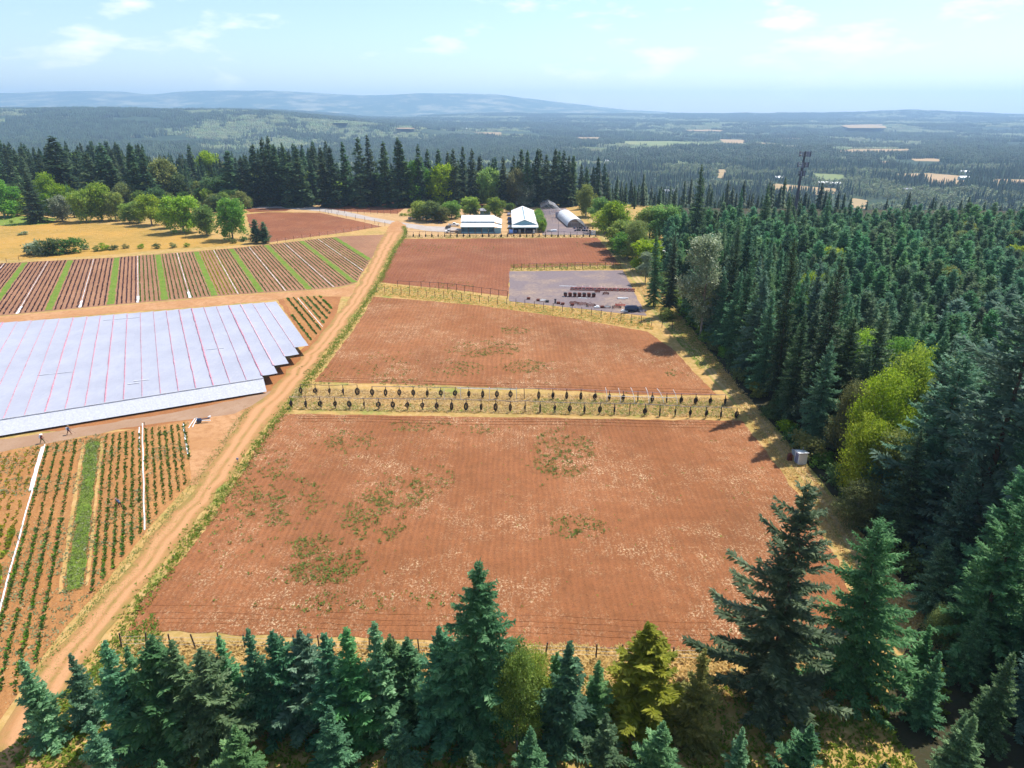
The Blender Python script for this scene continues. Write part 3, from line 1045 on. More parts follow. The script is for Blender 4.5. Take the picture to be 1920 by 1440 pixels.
def patch_protos(size, nt):
    out = []
    for i in range(5):
        r = np.random.default_rng(600 + i)
        Vs = []; Fs = []; Ts = []; nv = 0
        leaf = i == 4
        for k in range(nt):
            x, y = r.uniform(-size / 2, size / 2, 2)
            if leaf:
                V, Fc, T = far_fir("f", 620 + k, r.uniform(9, 14), 6.0, 2, 4, None)
                V = V * [1, 1, 1]
            else:
                V, Fc, T = far_fir("f", 620 + k + i * 40, r.uniform(15, 27), r.uniform(3.2, 4.6), 3, 4, None)
            V = V + [x, y, -1.5]
            T = np.clip(T * .5 + r.uniform(0, .5), 0, 1)
            Vs.append(V); Fs.append(Fc + nv); Ts.append(T); nv += len(V)
        out.append(proto_obj("wood_patch", np.concatenate(Vs), np.concatenate(Fs), np.concatenate(Ts), M["wood_leaf"] if leaf else M["wood_fir"]))
    return out


# ---------------------------------------------------------------- fields and roofs in the valley
def PT(u, v):
    x, y = P(u, v, VALLEY)
    return (x, y)


VF = []


def vfield(pts, mat, label):
    poly = [PT(u, v) for u, v in pts]
    c = np.mean(np.array(poly), 0)
    if c[1] < 1150: return
    zz = max(float(terr(x, y)) for x, y in poly)
    VF.append(poly)
    sheet("valley_field", poly, zz + .6, mat, 5, 18, label, 5)


M["vtan"] = earth("valley_stubble", ((.44, .29, .15), (.36, .27, .13), (.50, .34, .18), (.28, .22, .10)), (.004, .02, .1), 0)
M["vgreen"] = earth("valley_pasture", ((.20, .25, .09), (.27, .28, .11), (.17, .22, .08), (.3, .26, .1)), (.004, .02, .1), 0)
vfield([(1448, 344), (1480, 347), (1565, 354), (1572, 361), (1550, 366), (1500, 365), (1450, 356)], M["vtan"], "tan stubble field in the valley behind the mast")
vfield([(1520, 325), (1580, 328), (1590, 342), (1535, 341)], M["vgreen"], "pale green pasture in the valley")
vfield([(1680, 326), (1740, 325), (1815, 331), (1812, 345), (1760, 347), (1690, 337)], M["vtan"], "wide tan field in the valley on the right")
vfield([(1865, 336), (1960, 338), (1960, 352), (1850, 348)], M["vtan"], "tan field at the far right of the valley")
vfield([(1540, 287), (1600, 282), (1700, 282), (1730, 287), (1700, 292), (1620, 293), (1560, 291)], M["vtan"], "long tan field far out in the valley")
vfield([(1348, 262), (1398, 263), (1396, 277), (1352, 276)], M["vtan"], "small tan field far out in the valley")
vfield([(1412, 267), (1458, 269), (1455, 276), (1415, 275)], M["vtan"], "thin tan strip far out in the valley")
vfield([(1165, 265), (1260, 265), (1345, 270), (1345, 280), (1240, 278), (1165, 273)], M["vgreen"], "thin green strip far out in the valley")
vfield([(1458, 276), (1510, 277), (1512, 285), (1462, 284)], M["vtan"], "thin tan field beside the far sheds")
vfield([(1345, 318), (1362, 318), (1362, 336), (1346, 334)], M["vtan"], "narrow tan clearing in the valley woods")
vfield([(1570, 244), (1655, 242), (1660, 252), (1590, 252)], M["vtan"], "pale clearing on the far slope")
vfield([(1080, 258), (1125, 258), (1128, 266), (1082, 267)], M["vtan"], "pale clearing around distant buildings")
vfield([(880, 255), (940, 256), (940, 264), (884, 263)], M["vtan"], "pale clearing far out in the middle")
vfield([(1600, 372), (1625, 376), (1622, 392), (1600, 390)], M["vtan"], "small dry yard in the valley")

for k, (u, v, w, h) in enumerate(((1620, 266, 40, 2.5), (1480, 262, 30, 2), (1740, 300, 34, 3), (1850, 285, 30, 3), (1290, 290, 24, 2.5), (1225, 300, 20, 3), (1010, 268, 26, 2.5), (1390, 300, 22, 3),
                                  (1660, 305, 22, 3), (1885, 310, 26, 3), (1560, 304, 20, 3), (760, 262, 20, 2), (640, 262, 16, 2), (1320, 250, 40, 2), (1150, 252, 30, 2), (1790, 262, 36, 2), (1120, 290, 18, 3))):
    vfield([(u - w, v - h * .6), (u + w * .2, v - h), (u + w, v - h * .2), (u + w * .8, v + h), (u - w * .7, v + h * .8)], M["vtan"] if k % 3 else M["vgreen"], "%s clearing in the distant valley woods" % ("pale tan" if k % 3 else "pale green"))

wr = np.random.default_rng(31)


def jgrid(y0, y1, sp, amax=.88, amin=-.88):
    ys = np.arange(y0, y1, sp)
    out = []
    for y in ys:
        xs = np.arange(amin * (y + 60), amax * (y + 60), sp)
        out.append(np.stack([xs, np.full(len(xs), y)], -1))
    p = np.concatenate(out)
    return p + wr.uniform(-.48, .48, p.shape) * sp


def clear_mask(p, pad=0):
    m = np.zeros(len(p), bool)
    for poly in VF:
        m |= inside(p[:, 0], p[:, 1], poly)
    return m


# woods from the plateau edge down into the valley
pts = jgrid(430, 2100, 8.2)
e = edge_y(pts[:, 0])
keep = (pts[:, 1] > e + 8) & ~clear_mask(pts)
dn = fbm(pts[:, 0] / 150, pts[:, 1] / 150, 40)
gaps = fbm(pts[:, 0] / 90, pts[:, 1] / 70, 44)
keep &= (gaps < .60) | (pts[:, 1] < e + 110)
pts = pts[keep]; dn = dn[keep]
n = len(pts)
leaf = (dn + wr.normal(0, .06, n)) > .51
ix = np.where(leaf, wr.integers(4, 6, n), wr.integers(0, 4, n))
hh = np.where(leaf, wr.uniform(.5, .95, n), wr.uniform(.42, .9, n))
hh *= .62 + 1.5 * (fbm(pts[:, 0] / 45, pts[:, 1] / 45, 48) - .25)
hh *= np.where(pts[:, 1] < e[keep] + 60, wr.uniform(.5, 1.1, n), 1)
z = terr(pts[:, 0], pts[:, 1])
scatter("valley_forest", np.c_[pts, z], wood_protos(7, 6, 110, 2.2), "dark conifer woods sloping down into the valley", hh, ix)
# farther woods in patches
for k, (y0, y1, sp, nt) in enumerate(((2100, 4000, 25, 12), (4000, 10300, 42, 22))):
    pp = jgrid(y0, y1, sp)
    keep = ~clear_mask(pp)
    gp = fbm(pp[:, 0] / 420, pp[:, 1] / 520, 60)
    keep &= gp < .625
    pp = pp[keep]
    dn = fbm(pp[:, 0] / 500, pp[:, 1] / 600, 66)
    n = len(pp)
    ix = np.where(dn + wr.normal(0, .06, n) > .50, 4, wr.integers(0, 4, n))
    scatter("distant_forest", np.c_[pp, terr(pp[:, 0], pp[:, 1])], patch_protos(sp * 1.15, nt), "hazy blue distant woods on the valley floor and ridges", wr.uniform(.8, 1.15, n), ix)

# ---------------------------------------------------------------- tufts and weeds (stuff)
def tufts(name, pts, h, mat, label, blades=4, spread=.25, wid=.22):
    n = len(pts)
    P0 = np.repeat(np.asarray(pts, float), blades, 0)
    m = len(P0)
    hh = np.repeat(h * RNG.uniform(.5, 1.3, n), blades) * RNG.uniform(.7, 1.2, m)
    a = RNG.uniform(0, 6.283, m)
    D = norm(np.stack([np.cos(a), np.sin(a), RNG.uniform(.25, 1.1, m)], -1))
    O = np.stack([P0[:, 0] + np.cos(a) * spread * .4, P0[:, 1] + np.sin(a) * spread * .4, np.full(m, .03)], -1)
    V = kites(O, D, hh, np.maximum(hh * wid, .03), norm(np.stack([-np.sin(a) * .3, np.cos(a) * .3, np.full(m, 1.0)], -1)), None)
    T = np.clip(np.repeat(RNG.uniform(0, 1, n), blades) * .7 + RNG.uniform(0, .3, m), 0, 1)
    me = np_mesh(name, V.reshape(-1, 3), np.arange(m * 4).reshape(m, 4), mat, np.repeat(T, 4))
    o = link(name, me)
    tag(o, label, kind="stuff")
    return o


def rand_in(poly, n, seed=0):
    r = np.random.default_rng(seed)
    a = np.array(poly); lo = a.min(0); hi = a.max(0)
    out = np.zeros((0, 2))
    while len(out) < n:
        p = r.uniform(lo, hi, (n * 2, 2))
        out = np.r_[out, p[inside(p[:, 0], p[:, 1], poly)]]
    return out[:n]


def along(pl, n, w, seed=0):
    r = np.random.default_rng(seed)
    pl = np.array(pl); d = np.r_[0, np.cumsum(np.linalg.norm(np.diff(pl, axis=0), axis=1))]
    t = r.uniform(0, d[-1], n)
    x = np.interp(t, d, pl[:, 0]); y = np.interp(t, d, pl[:, 1])
    return np.stack([x + r.normal(0, w, n), y + r.normal(0, w, n)], -1)


# weeds in the bare fields, in the patches where the photograph has them
wp = []
wrng = np.random.default_rng(8)
for u, v, du, dv, k in tuple((a_, b_, c_, d_, int(e_ * 1.7)) for a_, b_, c_, d_, e_ in ((650, 830, 50, 20, 70), (905, 806, 25, 8, 20), (1055, 850, 52, 42, 210), (520, 935, 75, 45, 190), (745, 925, 60, 28, 110),
                        (700, 975, 55, 40, 150), (600, 1050, 75, 42, 230), (790, 800, 60, 10, 50), (905, 655, 62, 14, 150), (985, 688, 38, 11, 80), (965, 620, 25, 6, 40),
                        (1085, 990, 48, 20, 60), (860, 692, 45, 12, 70), (780, 720, 60, 8, 40), (810, 900, 40, 25, 40), (440, 1000, 60, 40, 30), (700, 1130, 200, 20, 60),
                        (600, 700, 40, 20, 40), (1260, 700, 10, 6, 12), (720, 690, 50, 25, 60), (500, 870, 40, 25, 40), (870, 463, 60, 8, 60), (1110, 460, 40, 6, 30), (850, 535, 40, 6, 40), (790, 465, 30, 8, 40))):
    g = wrng.uniform(-1.15, 1.15, (k * 4, 2))
    g = g[(fbm(g[:, 0] * 2.2 + u, g[:, 1] * 2.2 + v, 3) > .37) & ((g ** 2).sum(1) < 1.3)][:k]
    g = np.r_[g, wrng.normal(0, .8, (k // 6 + 1, 2))]
    for a, b in g:
        wp.append(P(u + a * du, v + b * dv))
wp = np.array(wp)
# weeds come up along the old rows
wp[:, 0] = wp[:, 0] + wrng.normal(0, .12, len(wp))
tufts("weeds", wp, .25, M["weed"], "scattered green weeds on the tilled red fields", 7, .3, .32)
sp_ = np.r_[rand_in(FIELD1, 250, 4), rand_in(FIELD2, 120, 5)]
tufts("weeds", sp_, .2, M["weed"], "single green weeds on the tilled red fields", 5, .2, .3)

# verges
vp = [along(TR_R, 6500, .7, 1) + [1.3, 0]]
tufts("verge_grass", np.concatenate(vp), .34, M["tuftE"], "green weedy verge right of the dirt road", 4, .25)
mid = [((a[0] + b[0]) / 2, (a[1] + b[1]) / 2) for a, b in zip(TR_L, TR_R)]
tufts("verge_grass", along(TR_L[1:9], 1300, .5, 2) + [-.2, 0], .2, M["tuftE"], "thin grass along the left edge of the dirt road", 3, .2)
tufts("verge_grass", along(mid[1:7], 1800, .7, 21) + [-.6, 0], .10, M["tuftG"], "low grass between the road ruts", 3, .2)
strip1 = PX((540, 768), (556, 728), (950, 738), (1350, 748), (1392, 784), (950, 776))
tufts("dry_grass", rand_in(strip1, 9000, 3), .36, M["tuftD"], "straw coloured dry grass under the hose racks", 4, .25)
tufts("dry_grass", rand_in(PX((1000, 748), (1350, 752), (1392, 784), (1000, 776)), 2200, 31), .32, M["tuftG"], "green weeds in the dry grass at the right end of the hose racks", 4, .25)
tufts("dry_grass", rand_in(PX((545, 752), (1000, 765), (1000, 776), (540, 768)), 500, 37), .32, M["tuftG"], "green weeds along the front of the hose racks", 4, .25)
strip2 = PX((712, 532), (850, 545), (955, 566), (1090, 580), (1212, 596), (1228, 620), (1090, 600), (900, 573), (700, 553))
tufts("dry_grass", rand_in(strip2, 4200, 6), .4, M["tuftD"], "dry grass strip along the middle fence", 4, .3)
tufts("dry_grass", rand_in(strip2, 1500, 7), .4, M["tuftG"], "green weeds along the middle fence", 4, .3)
strip3 = PX((958, 496), (1164, 494), (1168, 506), (956, 508))
tufts("dry_grass", rand_in(strip3, 1200, 8), .4, M["tuftE"], "grass strip along the fence above the gravel yard", 4, .3)
tufts("dry_grass", rand_in(PX((762, 441), (1118, 440), (1122, 446), (757, 447)), 1600, 9), .4, M["tuftE"], "grass strip along the fence below the barns", 4, .3)
tufts("dry_grass", rand_in([(-44, 53), (38, 53), (40, 60), (-42, 61.5)], 6500, 10), .45, M["tuftD"], "dry grass between the front field and the young firs", 4, .25)
tufts("dry_grass", rand_in([(-48, 44), (37, 44), (38, 55), (-46, 56)], 6000, 12), .45, M["tuftE"], "rough grass among the young firs", 4, .25)
tufts("dry_grass", rand_in([(-47, 52), (-37, 52), (-40, 62), (-43, 66)], 1500, 12), .28, M["tuftE"], "green grass corner between the road and the front field", 4, .25)
tufts("dry_grass", rand_in([(44, 55), (50, 55), (50, 235), (41.5, 235), (47, 150)], 6500, 13), .35, M["tuftD"], "dry grass on the verge along the forest", 4, .25)
tufts("dry_grass", rand_in([(44, 150), (50, 150), (50, 215), (42.5, 215)], 3000, 14), .3, M["tuftG"], "green grass on the verge along the forest", 4, .25)
tufts("meadow_grass", rand_in(meadow, 1200, 15), .4, M["tuftD"], "dry tussocks in the golden meadow", 4, .5)

# ---------------------------------------------------------------- crop field A: grass strips, crop rows, white lines
A_T = ((-260, 521), (0, 494), (213, 483), (433, 466), (500, 459), (640, 443), (722, 440))
A_B = ((-260, 628), (0, 592), (213, 572), (433, 553), (590, 543), (637, 538), (668, 530), (700, 480), (722, 440))
POLY_A = CROPA


def clip_row(q, poly, pad=1.0):
    """range of s where the crop row q lies inside the polygon"""
    s = np.arange(40, 420, .5)
    x = q * RN[0] + s * RD[0]; y = q * RN[1] + s * RD[1]
    m = inside(x, y, poly)
    if m.sum() < 8: return None
    ss = s[m]
    return ss.min() + pad, ss.max() - pad


def qs_strip(name, q0, q1, s0, s1, z, mat, label, kind="structure", cat=None, group=None, jit=.12, hgt=0.0):
    n = max(4, int((s1 - s0) / 1.5))
    L = []; R = []
    for i in range(n + 1):
        s = s0 + (s1 - s0) * i / n
        L.append(QS(q0 + RNG.normal(0, jit), s)); R.append(QS(q1 + RNG.normal(0, jit), s))
    V = []
    for a, b in zip(L, R): V += [(*a, z), (*b, z)]
    me = np_mesh(name, V, [(2 * i, 2 * i + 1, 2 * i + 3, 2 * i + 2) for i in range(n)], mat)
    o = link(name, me)
    return tag(o, label, cat, group, kind)


stripsA = (-79.0, -63.8, -49.7, -33.9, -17.2, -1.9, 12.9, 27.1, 42.4, 58.6, 74.7)
ORD = ("first", "second", "third", "fourth", "fifth", "sixth", "seventh", "eighth", "ninth", "tenth", "eleventh", "twelfth",
       "thirteenth", "fourteenth", "fifteenth", "sixteenth", "seventeenth", "eighteenth", "nineteenth", "twentieth", "twenty-first", "twenty-second",
       "twenty-third", "twenty-fourth", "twenty-fifth", "twenty-sixth", "twenty-seventh", "twenty-eighth", "twenty-ninth", "thirtieth",
       "thirty-first", "thirty-second", "thirty-third", "thirty-fourth", "thirty-fifth", "thirty-sixth", "thirty-seventh", "thirty-eighth", "thirty-ninth", "fortieth")


def ordw(k):
    if k < 40: return ORD[k]
    n = k + 1
    tens = {4: "forty", 5: "fifty", 6: "sixty", 7: "seventy", 8: "eighty", 9: "ninety"}[n // 10]
    return tens[:-1] + "ieth" if n % 10 == 0 else tens + "-" + ORD[n % 10 - 1]


def plant_row(name, q, s0, s1, step, size, mat, label, cat, group, k=6, gap=.05, h=.55):
    s = np.arange(s0, s1, step)
    r = np.random.default_rng(int(abs(q) * 97) + 3)
    s = s[r.random(len(s)) > gap] + 0
    n = len(s)
    if n < 3: return None
    x = q * RN[0] + s * RD[0] + r.normal(0, .06, n); y = q * RN[1] + s * RD[1] + r.normal(0, .06, n)
    m = n * k
    sz = np.repeat(size * r.uniform(.6, 1.25, n), k)
    a = r.uniform(0, 6.283, m)
    O = np.stack([np.repeat(x, k), np.repeat(y, k), np.full(m, .04)], -1)
    tl = r.uniform(.25, 1.0, m)
    D = norm(np.stack([np.cos(a) * tl, np.sin(a) * tl, np.full(m, .75)], -1))
    V = kites(O, D, sz * r.uniform(.8, 1.2, m) * (h / .55), sz * .34, norm(np.stack([-np.sin(a), np.cos(a), np.full(m, .9)], -1)), None)
    T = np.clip(np.repeat(r.uniform(0, 1, n), k) * .5 + r.uniform(0, .5, m), 0, 1)
    me = np_mesh(name, V.reshape(-1, 3), np.arange(m * 4).reshape(m, 4), mat, np.repeat(T, 4))
    return tag(link(name, me), label, cat, group)



rown = 0
for i, q in enumerate(stripsA):
    rg = clip_row(q, POLY_A, .8)
    if rg and q > -66:
        qs_strip("grass_strip", q - 1.0, q + 1.0, rg[0], rg[1], .055, M["strip"], "mown bright green grass strip between crop rows, number %d from the left" % (i + 1), jit=.14)
        tufts("strip_grass", np.array([QS(q + a, s) for a, s in zip(RNG.uniform(-1.0, 1.0, 420), RNG.uniform(rg[0], rg[1], 420))]), .16, M["tuftG"], "short grass of the green strip", 3, .2)
    if i + 1 < len(stripsA):
        q2 = stripsA[i + 1]
        mq = (q + q2) / 2
        if q > -66:
            rg = clip_row(mq, POLY_A, .4)
            if rg:
                o = qs_strip("drip_line", mq - .065, mq + .065, rg[0], rg[1], .07, M["pvc"], "thin white plastic line in the middle of the %s bay of the upper field" % ORD[i], None, "plastic strip", "white plastic lines in the upper crop field", jit=.03)
                if 1 <= i <= 5:
                    qs_strip("plastic_sheet", mq - .35, mq + .35, rg[0], rg[0] + 9, .09, M["pvc"], "folded white plastic at the near end of the %s bay's white line" % ORD[i], None, "plastic sheet", "white plastic sheets on the crop fields", jit=.1)
        nr = 10
        for k in range(nr):
            qq = q + 1.0 + (q2 - q - 2.0) * (k + .5) / nr
            if qq < -78: continue
            rg = clip_row(qq, POLY_A, 1.0)
            if not rg: continue
            if i <= 3: mt, w = "cropP", "low purple leaved"
            elif i in (4,) and k < 5: mt, w = "cropP", "low purple leaved"
            elif i == 6 and k < 6: mt, w = "cropY", "yellow green"
            else: mt, w = "crop", "dark green"
            rown += 1
            short = rg[1] - rg[0] < 78
            plant_row("crop_row", qq, rg[0], rg[1], .55, .34, M[mt],
                      "%s row of %s nursery plants in the %s bay of the upper field" % (ORD[k], w, ORD[i]), None if short else "crop row", None if short else "crop rows in the upper field", 7)["kind"] = "stuff" if short else "thing"

# green weeds between the rows
tufts("weeds", rand_in(POLY_A, 2600, 22), .2, M["tuftG"], "small weeds between the crop rows of the upper field", 3, .2)

# triangular bed B
for k, q in enumerate((31.0, 33.4, 35.3, 37.6, 39.4, 41.3, 43.2, 45.2)):
    rg = clip_row(q, CROPB, .6)
    if rg: plant_row("crop_row", q, rg[0], rg[1], .75, .55, M["crop"], "%s row of dark shrubs in the small triangular bed" % ORD[k], None, None, 9, h=.6)["kind"] = "stuff"
rg = clip_row(36.5, CROPB, .5)
if rg: qs_strip("drip_line", 36.4, 36.55, rg[0], rg[1], .07, M["pvc"], "thin white plastic line in the small triangular bed", None, "plastic strip", "white plastic lines", jit=.03)

# ---------------------------------------------------------------- crop field C: single shrubs near, the rest as stuff
rg = clip_row(-17.0, CROPC, 1.0)
qs_strip("grass_strip", -18.0, -16.2, 88, 134.5, .055, M["strip"], "bright green grass strip in the front nursery field", jit=.16)
tufts("strip_grass", np.array([QS(a, s) for a, s in zip(RNG.uniform(-18.2, -16.0, 2600), RNG.uniform(87.5, 135.5, 2600))]), .22, M["strip"] and foliage("strip_blades", (.08, .15, .018), (.15, .24, .03), (.40, .38, .18), rnd=.1, transl=.3), "blades of the bright green strip in the front nursery field", 4, .2)
qs_strip("path", -15.9, -15.5, 88, 134, .05, M["drygrass"], "pale dry edge of the green strip", jit=.08)
qs_strip("path", -18.9, -18.4, 88, 134, .05, M["drygrass"], "pale dry edge left of the green strip", jit=.08)

PC = []   # x, y, kind
qrow = []
rc = np.random.default_rng(17)
row_q = [(-19.9 - 1.45 * k, "crop") for k in range(4)] + [(-25.9 - 1.4 * k, "cropY") for k in range(15)] + \
        [(-15.0 + 1.09 * k, "crop") for k in range(13)]
for q, mt in row_q:
    rg = clip_row(q, CROPC, 1.0)
    if not rg: continue
    st = .58 if mt == "crop" else .8
    s = np.arange(rg[0], rg[1], st)
    s = s[rc.random(len(s)) > (.06 if mt == "crop" else .15)]
    for t in s:
        x, y = QS(q + rc.normal(0, .06 if mt == "crop" else .18), t + rc.normal(0, .08))
        PC.append((x, y, mt, q, t))


def clump_mesh(name, seed, k, size, mat, h=.5):
    r = np.random.default_rng(seed)
    a = r.uniform(0, 6.283, k); tl = r.uniform(.1, 1.1, k)
    O = np.c_[r.normal(0, size * .18, (k, 2)), np.full(k, .02) + r.uniform(0, h * .35, k)]
    D = norm(np.stack([np.cos(a) * tl, np.sin(a) * tl, np.full(k, .7)], -1))
    V = kites(O, D, size * r.uniform(.6, 1.1, k), size * r.uniform(.18, .34, k), norm(np.stack([-np.sin(a), np.cos(a), np.full(k, .9)], -1)), None)
    return np_mesh(name, V.reshape(-1, 3), np.arange(k * 4).reshape(k, 4), mat, np.repeat(r.uniform(0, 1, k), 4))


CL = {"crop": [clump_mesh("nursery_plant", 700 + i, 20, .36, M["crop"]) for i in range(5)],
      "cropY": [clump_mesh("nursery_plant", 720 + i, 28, .64, M["cropY"]) for i in range(5)]}


def seen_size(x, y):
    zc = y * CP + CAM_H * SP
    u = 960 + x / zc * FPX
    vv = 720 - FPX * math.tan(PITCH - math.atan2(CAM_H, y))
    return -zc if (-5 < u < 1925 and vv < 1262) else -1e9


order = sorted(range(len(PC)), key=lambda i: -seen_size(PC[i][0], PC[i][1]))
near = set(order[:300])
rest = {"crop": [], "cropY": []}
for i, (x, y, mt, q, t) in enumerate(PC):
    s = rc.uniform(.75, 1.3)
    if i in near:
        o = link("nursery_plant", CL[mt][rc.integers(5)], None, (x, y, .04), rc.uniform(0, 6.28))
        o.scale = (s, s, s * rc.uniform(.8, 1.1))
        rk = sum(1 for w, j in enumerate(PC) if w in near and j[3] == q and j[4] < t)
        if mt == "crop" and q < -19: ri, lb = int(round((-19.9 - q) / 1.45)), "%s shrub from the near end, %s row left of green strip"
        elif mt == "crop": ri, lb = int(round((q + 15.0) / 1.09)), "%s shrub from the near end, %s row right of green strip"
        else: ri, lb = int(round((-25.9 - q) / 1.4)), "%s golden shrub from the near end, %s row left of white line"
        lb = lb % (ordw(rk), ordw(ri))
        tag(o, lb, "shrub", {"cropY": "golden nursery shrubs in the front field"}.get(mt, "green nursery shrubs in the front field" + (" left of the strip" if q < -19 else "")))
    else:
        rest[mt].append((x, y, s))
for mt, L in rest.items():
    L = np.array(L)
    k = 8
    n = len(L); m = n * k
    a = rc.uniform(0, 6.283, m); tl = rc.uniform(.1, 1.1, m)
    O = np.c_[np.repeat(L[:, :2], k, 0) + rc.normal(0, .09, (m, 2)), rc.uniform(.05, .2, m)]
    D = norm(np.stack([np.cos(a) * tl, np.sin(a) * tl, np.full(m, .7)], -1))
    sz = np.repeat(L[:, 2], k) * .34 * rc.uniform(.7, 1.1, m)
    V = kites(O, D, sz, sz * .36, norm(np.stack([-np.sin(a), np.cos(a), np.full(m, .9)], -1)), None)
    T = np.clip(np.repeat(rc.uniform(0, .5, n), k) + rc.uniform(0, .5, m), 0, 1)
    tag(link("nursery_plants", np_mesh("nursery_plants", V.reshape(-1, 3), np.arange(m * 4).reshape(m, 4), M[mt], np.repeat(T, 4))),
        "the remaining nursery shrubs farther up the rows", kind="stuff")
wg = rand_in(CROPC, 7500, 23)
wg = wg[fbm(wg[:, 0] / 6, wg[:, 1] / 6, 5) > .44]
tufts("weeds", wg, .26, foliage("grey_weeds", (.12, .16, .06), (.22, .26, .11), (.32, .35, .17), rnd=.1, transl=.2), "grey green weeds between the nursery rows", 5, .3, .3)
wg = rand_in(CROPC, 1500, 24)
tufts("dry_grass", wg, .18, M["tuftD"], "bits of dry straw between the nursery rows", 3, .3, .3)

# implement passes: low ridges of soil along the headlands of the front field
def ridge(pl, r, label):
    pts = []
    for i in range(60):
        x, y = polyl0(pl, i / 59)
        pts.append((x, y + RNG.normal(0, .04) + .25 * math.sin(i * .21), .035))
    m = MB().tube(pts, [r * RNG.uniform(.6, 1.3) for _ in pts], 5)
    tag(m.build("soil_ridge", M["soil"]), label, kind="structure")


def polyl0(pl, t):
    pl = np.array(pl); d = np.r_[0, np.cumsum(np.linalg.norm(np.diff(pl, axis=0), axis=1))]
    return float(np.interp(t * d[-1], d, pl[:, 0])), float(np.interp(t * d[-1], d, pl[:, 1]))


for (a, b, c) in ((1138, 1152, 1168), (1152, 1163, 1180), (1163, 1172, 1192), (1172, 1183, 1203)):
    ridge(PX((285, a - 3), (800, b), (1400, c)), .045, "low soil ridge left by a machine along the bottom headland")
for (a, b) in ((781, 792), (785, 797), (790, 803)):
    ridge(PX((560, a), (1395, b)), .08, "low soil ridge left by a machine along the top headland")
for (a, b) in ((713, 736), (709, 731)):
    ridge(PX((600, a), (1330, b)), .08, "low soil ridge along the bottom of the middle field")
# white hoses and plastic in field C
def plastic_run(q, s0, s1, w, label, z=.10, wob=.10, nm="plastic_strip"):
    m = MB(); n = 24
    for i in range(n):
        a = QS(q + math.sin(i * .9) * wob * .4, s0 + (s1 - s0) * i / n); b = QS(q + math.sin((i + 1) * .9) * wob * .4, s0 + (s1 - s0) * (i + 1) / n)
        m.box(((a[0] + b[0]) / 2, (a[1] + b[1]) / 2, z), (w, math.dist(a, b) * 1.02, .09), -ROW_A * -1 * -1 + 0)
    o = m.build(nm, M["pvc"])
    return tag(o, label, "plastic strip", "white plastic lines in the front nursery field")


plastic_run(-24.85, 84, 137, .17, "long thin white plastic line running through the golden shrubs at the left")
plastic_run(-25.05, 119, 136, .5, "wide white folded plastic at the upper end of the left line", .16, nm="plastic_sheet")
plastic_run(-9.05, 98.5, 139, .17, "long thin white plastic line in the middle of the dark green rows")
plastic_run(-9.6, 125, 137.5, .16, "short white plastic line beside the middle long line")
plastic_run(-2.0, 121, 135.5, .26, "short white plastic line at the right end of the nursery rows")

# ---------------------------------------------------------------- white row cover
ck = empty("row_cover", (*QS(0, 145), 0))
tag(ck, "huge white cloth cover over crops, seamed with red tape lines", "row cover")
ZT = 2.45
pitch_ = 3.345
qe = 28.2
npan = 32
cmesh = []
ends = [165.3, 159.8, 154.6, 149.3, 144.9, 143.6]
for i in range(npan):
    q1 = qe - i * pitch_; q0 = q1 - pitch_ + .001
    s0 = ends[i] if i < 4 else 147.2
    s1 = 212.6 + .165 * (i + .5) * pitch_ * .92
    skirt = i >= 4
    ms = 56; mq = 8
    V = []; T = []
    rr = np.random.default_rng(900 + i)
    for a in range(ms + 1):
        s = s0 + (s1 - s0) * a / ms
        for b in range(mq + 1):
            f = b / mq
            q = q0 + (q1 - q0) * f
            x, y = QS(q, s)
            sag = .03 * (4 * f * (1 - f)) * (.7 + .6 * float(vnoise(x * .18, y * .18, 4)))
            zz = ZT - sag + (float(vnoise(x * 1.1, y * 1.1, 7)) - .5) * .07 + (float(vnoise(x * .05, y * .05, 9)) - .5) * .35
            V.append((x - ck.location.x, y - ck.location.y, zz))
    Fc = []
    for a in range(ms):
        for b in range(mq):
            k = a * (mq + 1) + b
            Fc.append((k, k + 1, k + mq + 2, k + mq + 1))
    link("cloth_panel", np_mesh("cloth_panel", V, Fc, M["cloth"], smooth=True), ck)
    # seam: the tape on the panel's left edge
    m = MB(); pts_ = []
    for a in range(0, ms + 1, 2):
        s = s0 + (s1 - s0) * a / ms
        x, y = QS(q0 + rr.normal(0, .02), s)
        zz = ZT + (float(vnoise(x * .05, y * .05, 9)) - .5) * .35 + .07
        pts_.append((x - ck.location.x, y - ck.location.y, zz))
    wS = .085 * rr.choice([.7, 1, 1, 1.3, 1.8])
    m.tube(pts_, [wS * rr.uniform(.6, 1.4) for _ in pts_], 5)
    link("seam", m.mesh("seam", M["pink"] if i > 2 else M["redp"]), ck)
    if skirt:
        # front curtain hanging to the ground, with a white hem bar on top
        V = []; nb = 6
        for c in range(7):
            h = c / 6
            for b in range(nb + 1):
                f = b / nb
                q = q0 + (q1 - q0) * f
                x, y = QS(q, s0 - .05 - h * 2.9 - .08 * float(vnoise(q * 2.2, h * 3, 5)))
                V.append((x - ck.location.x, y - ck.location.y, (ZT + .02) * (1 - h) + .45 * h))
        Fc = [(c * (nb + 1) + b, c * (nb + 1) + b + 1, (c + 1) * (nb + 1) + b + 1, (c + 1) * (nb + 1) + b) for c in range(6) for b in range(nb)]
        link("curtain", np_mesh("curtain", V, Fc, M["clothW"], smooth=True), ck)
        a = QS(q0, s0 - .1); b2 = QS(q1, s0 - .1)
        m = MB().tube([(a[0] - ck.location.x, a[1] - ck.location.y, ZT + .12), (b2[0] - ck.location.x, b2[1] - ck.location.y, ZT + .08)], .12, 6)
        link("hem", m.mesh("hem", M["clothW"]), ck)
    a = QS(q0 + .2, s0 + .4)
    link("post", MB().tube([(a[0] - ck.location.x, a[1] - ck.location.y, 0), (a[0] - ck.location.x, a[1] - ck.location.y, ZT - .25)], .07, 5).mesh("post", M["wood"]), ck)
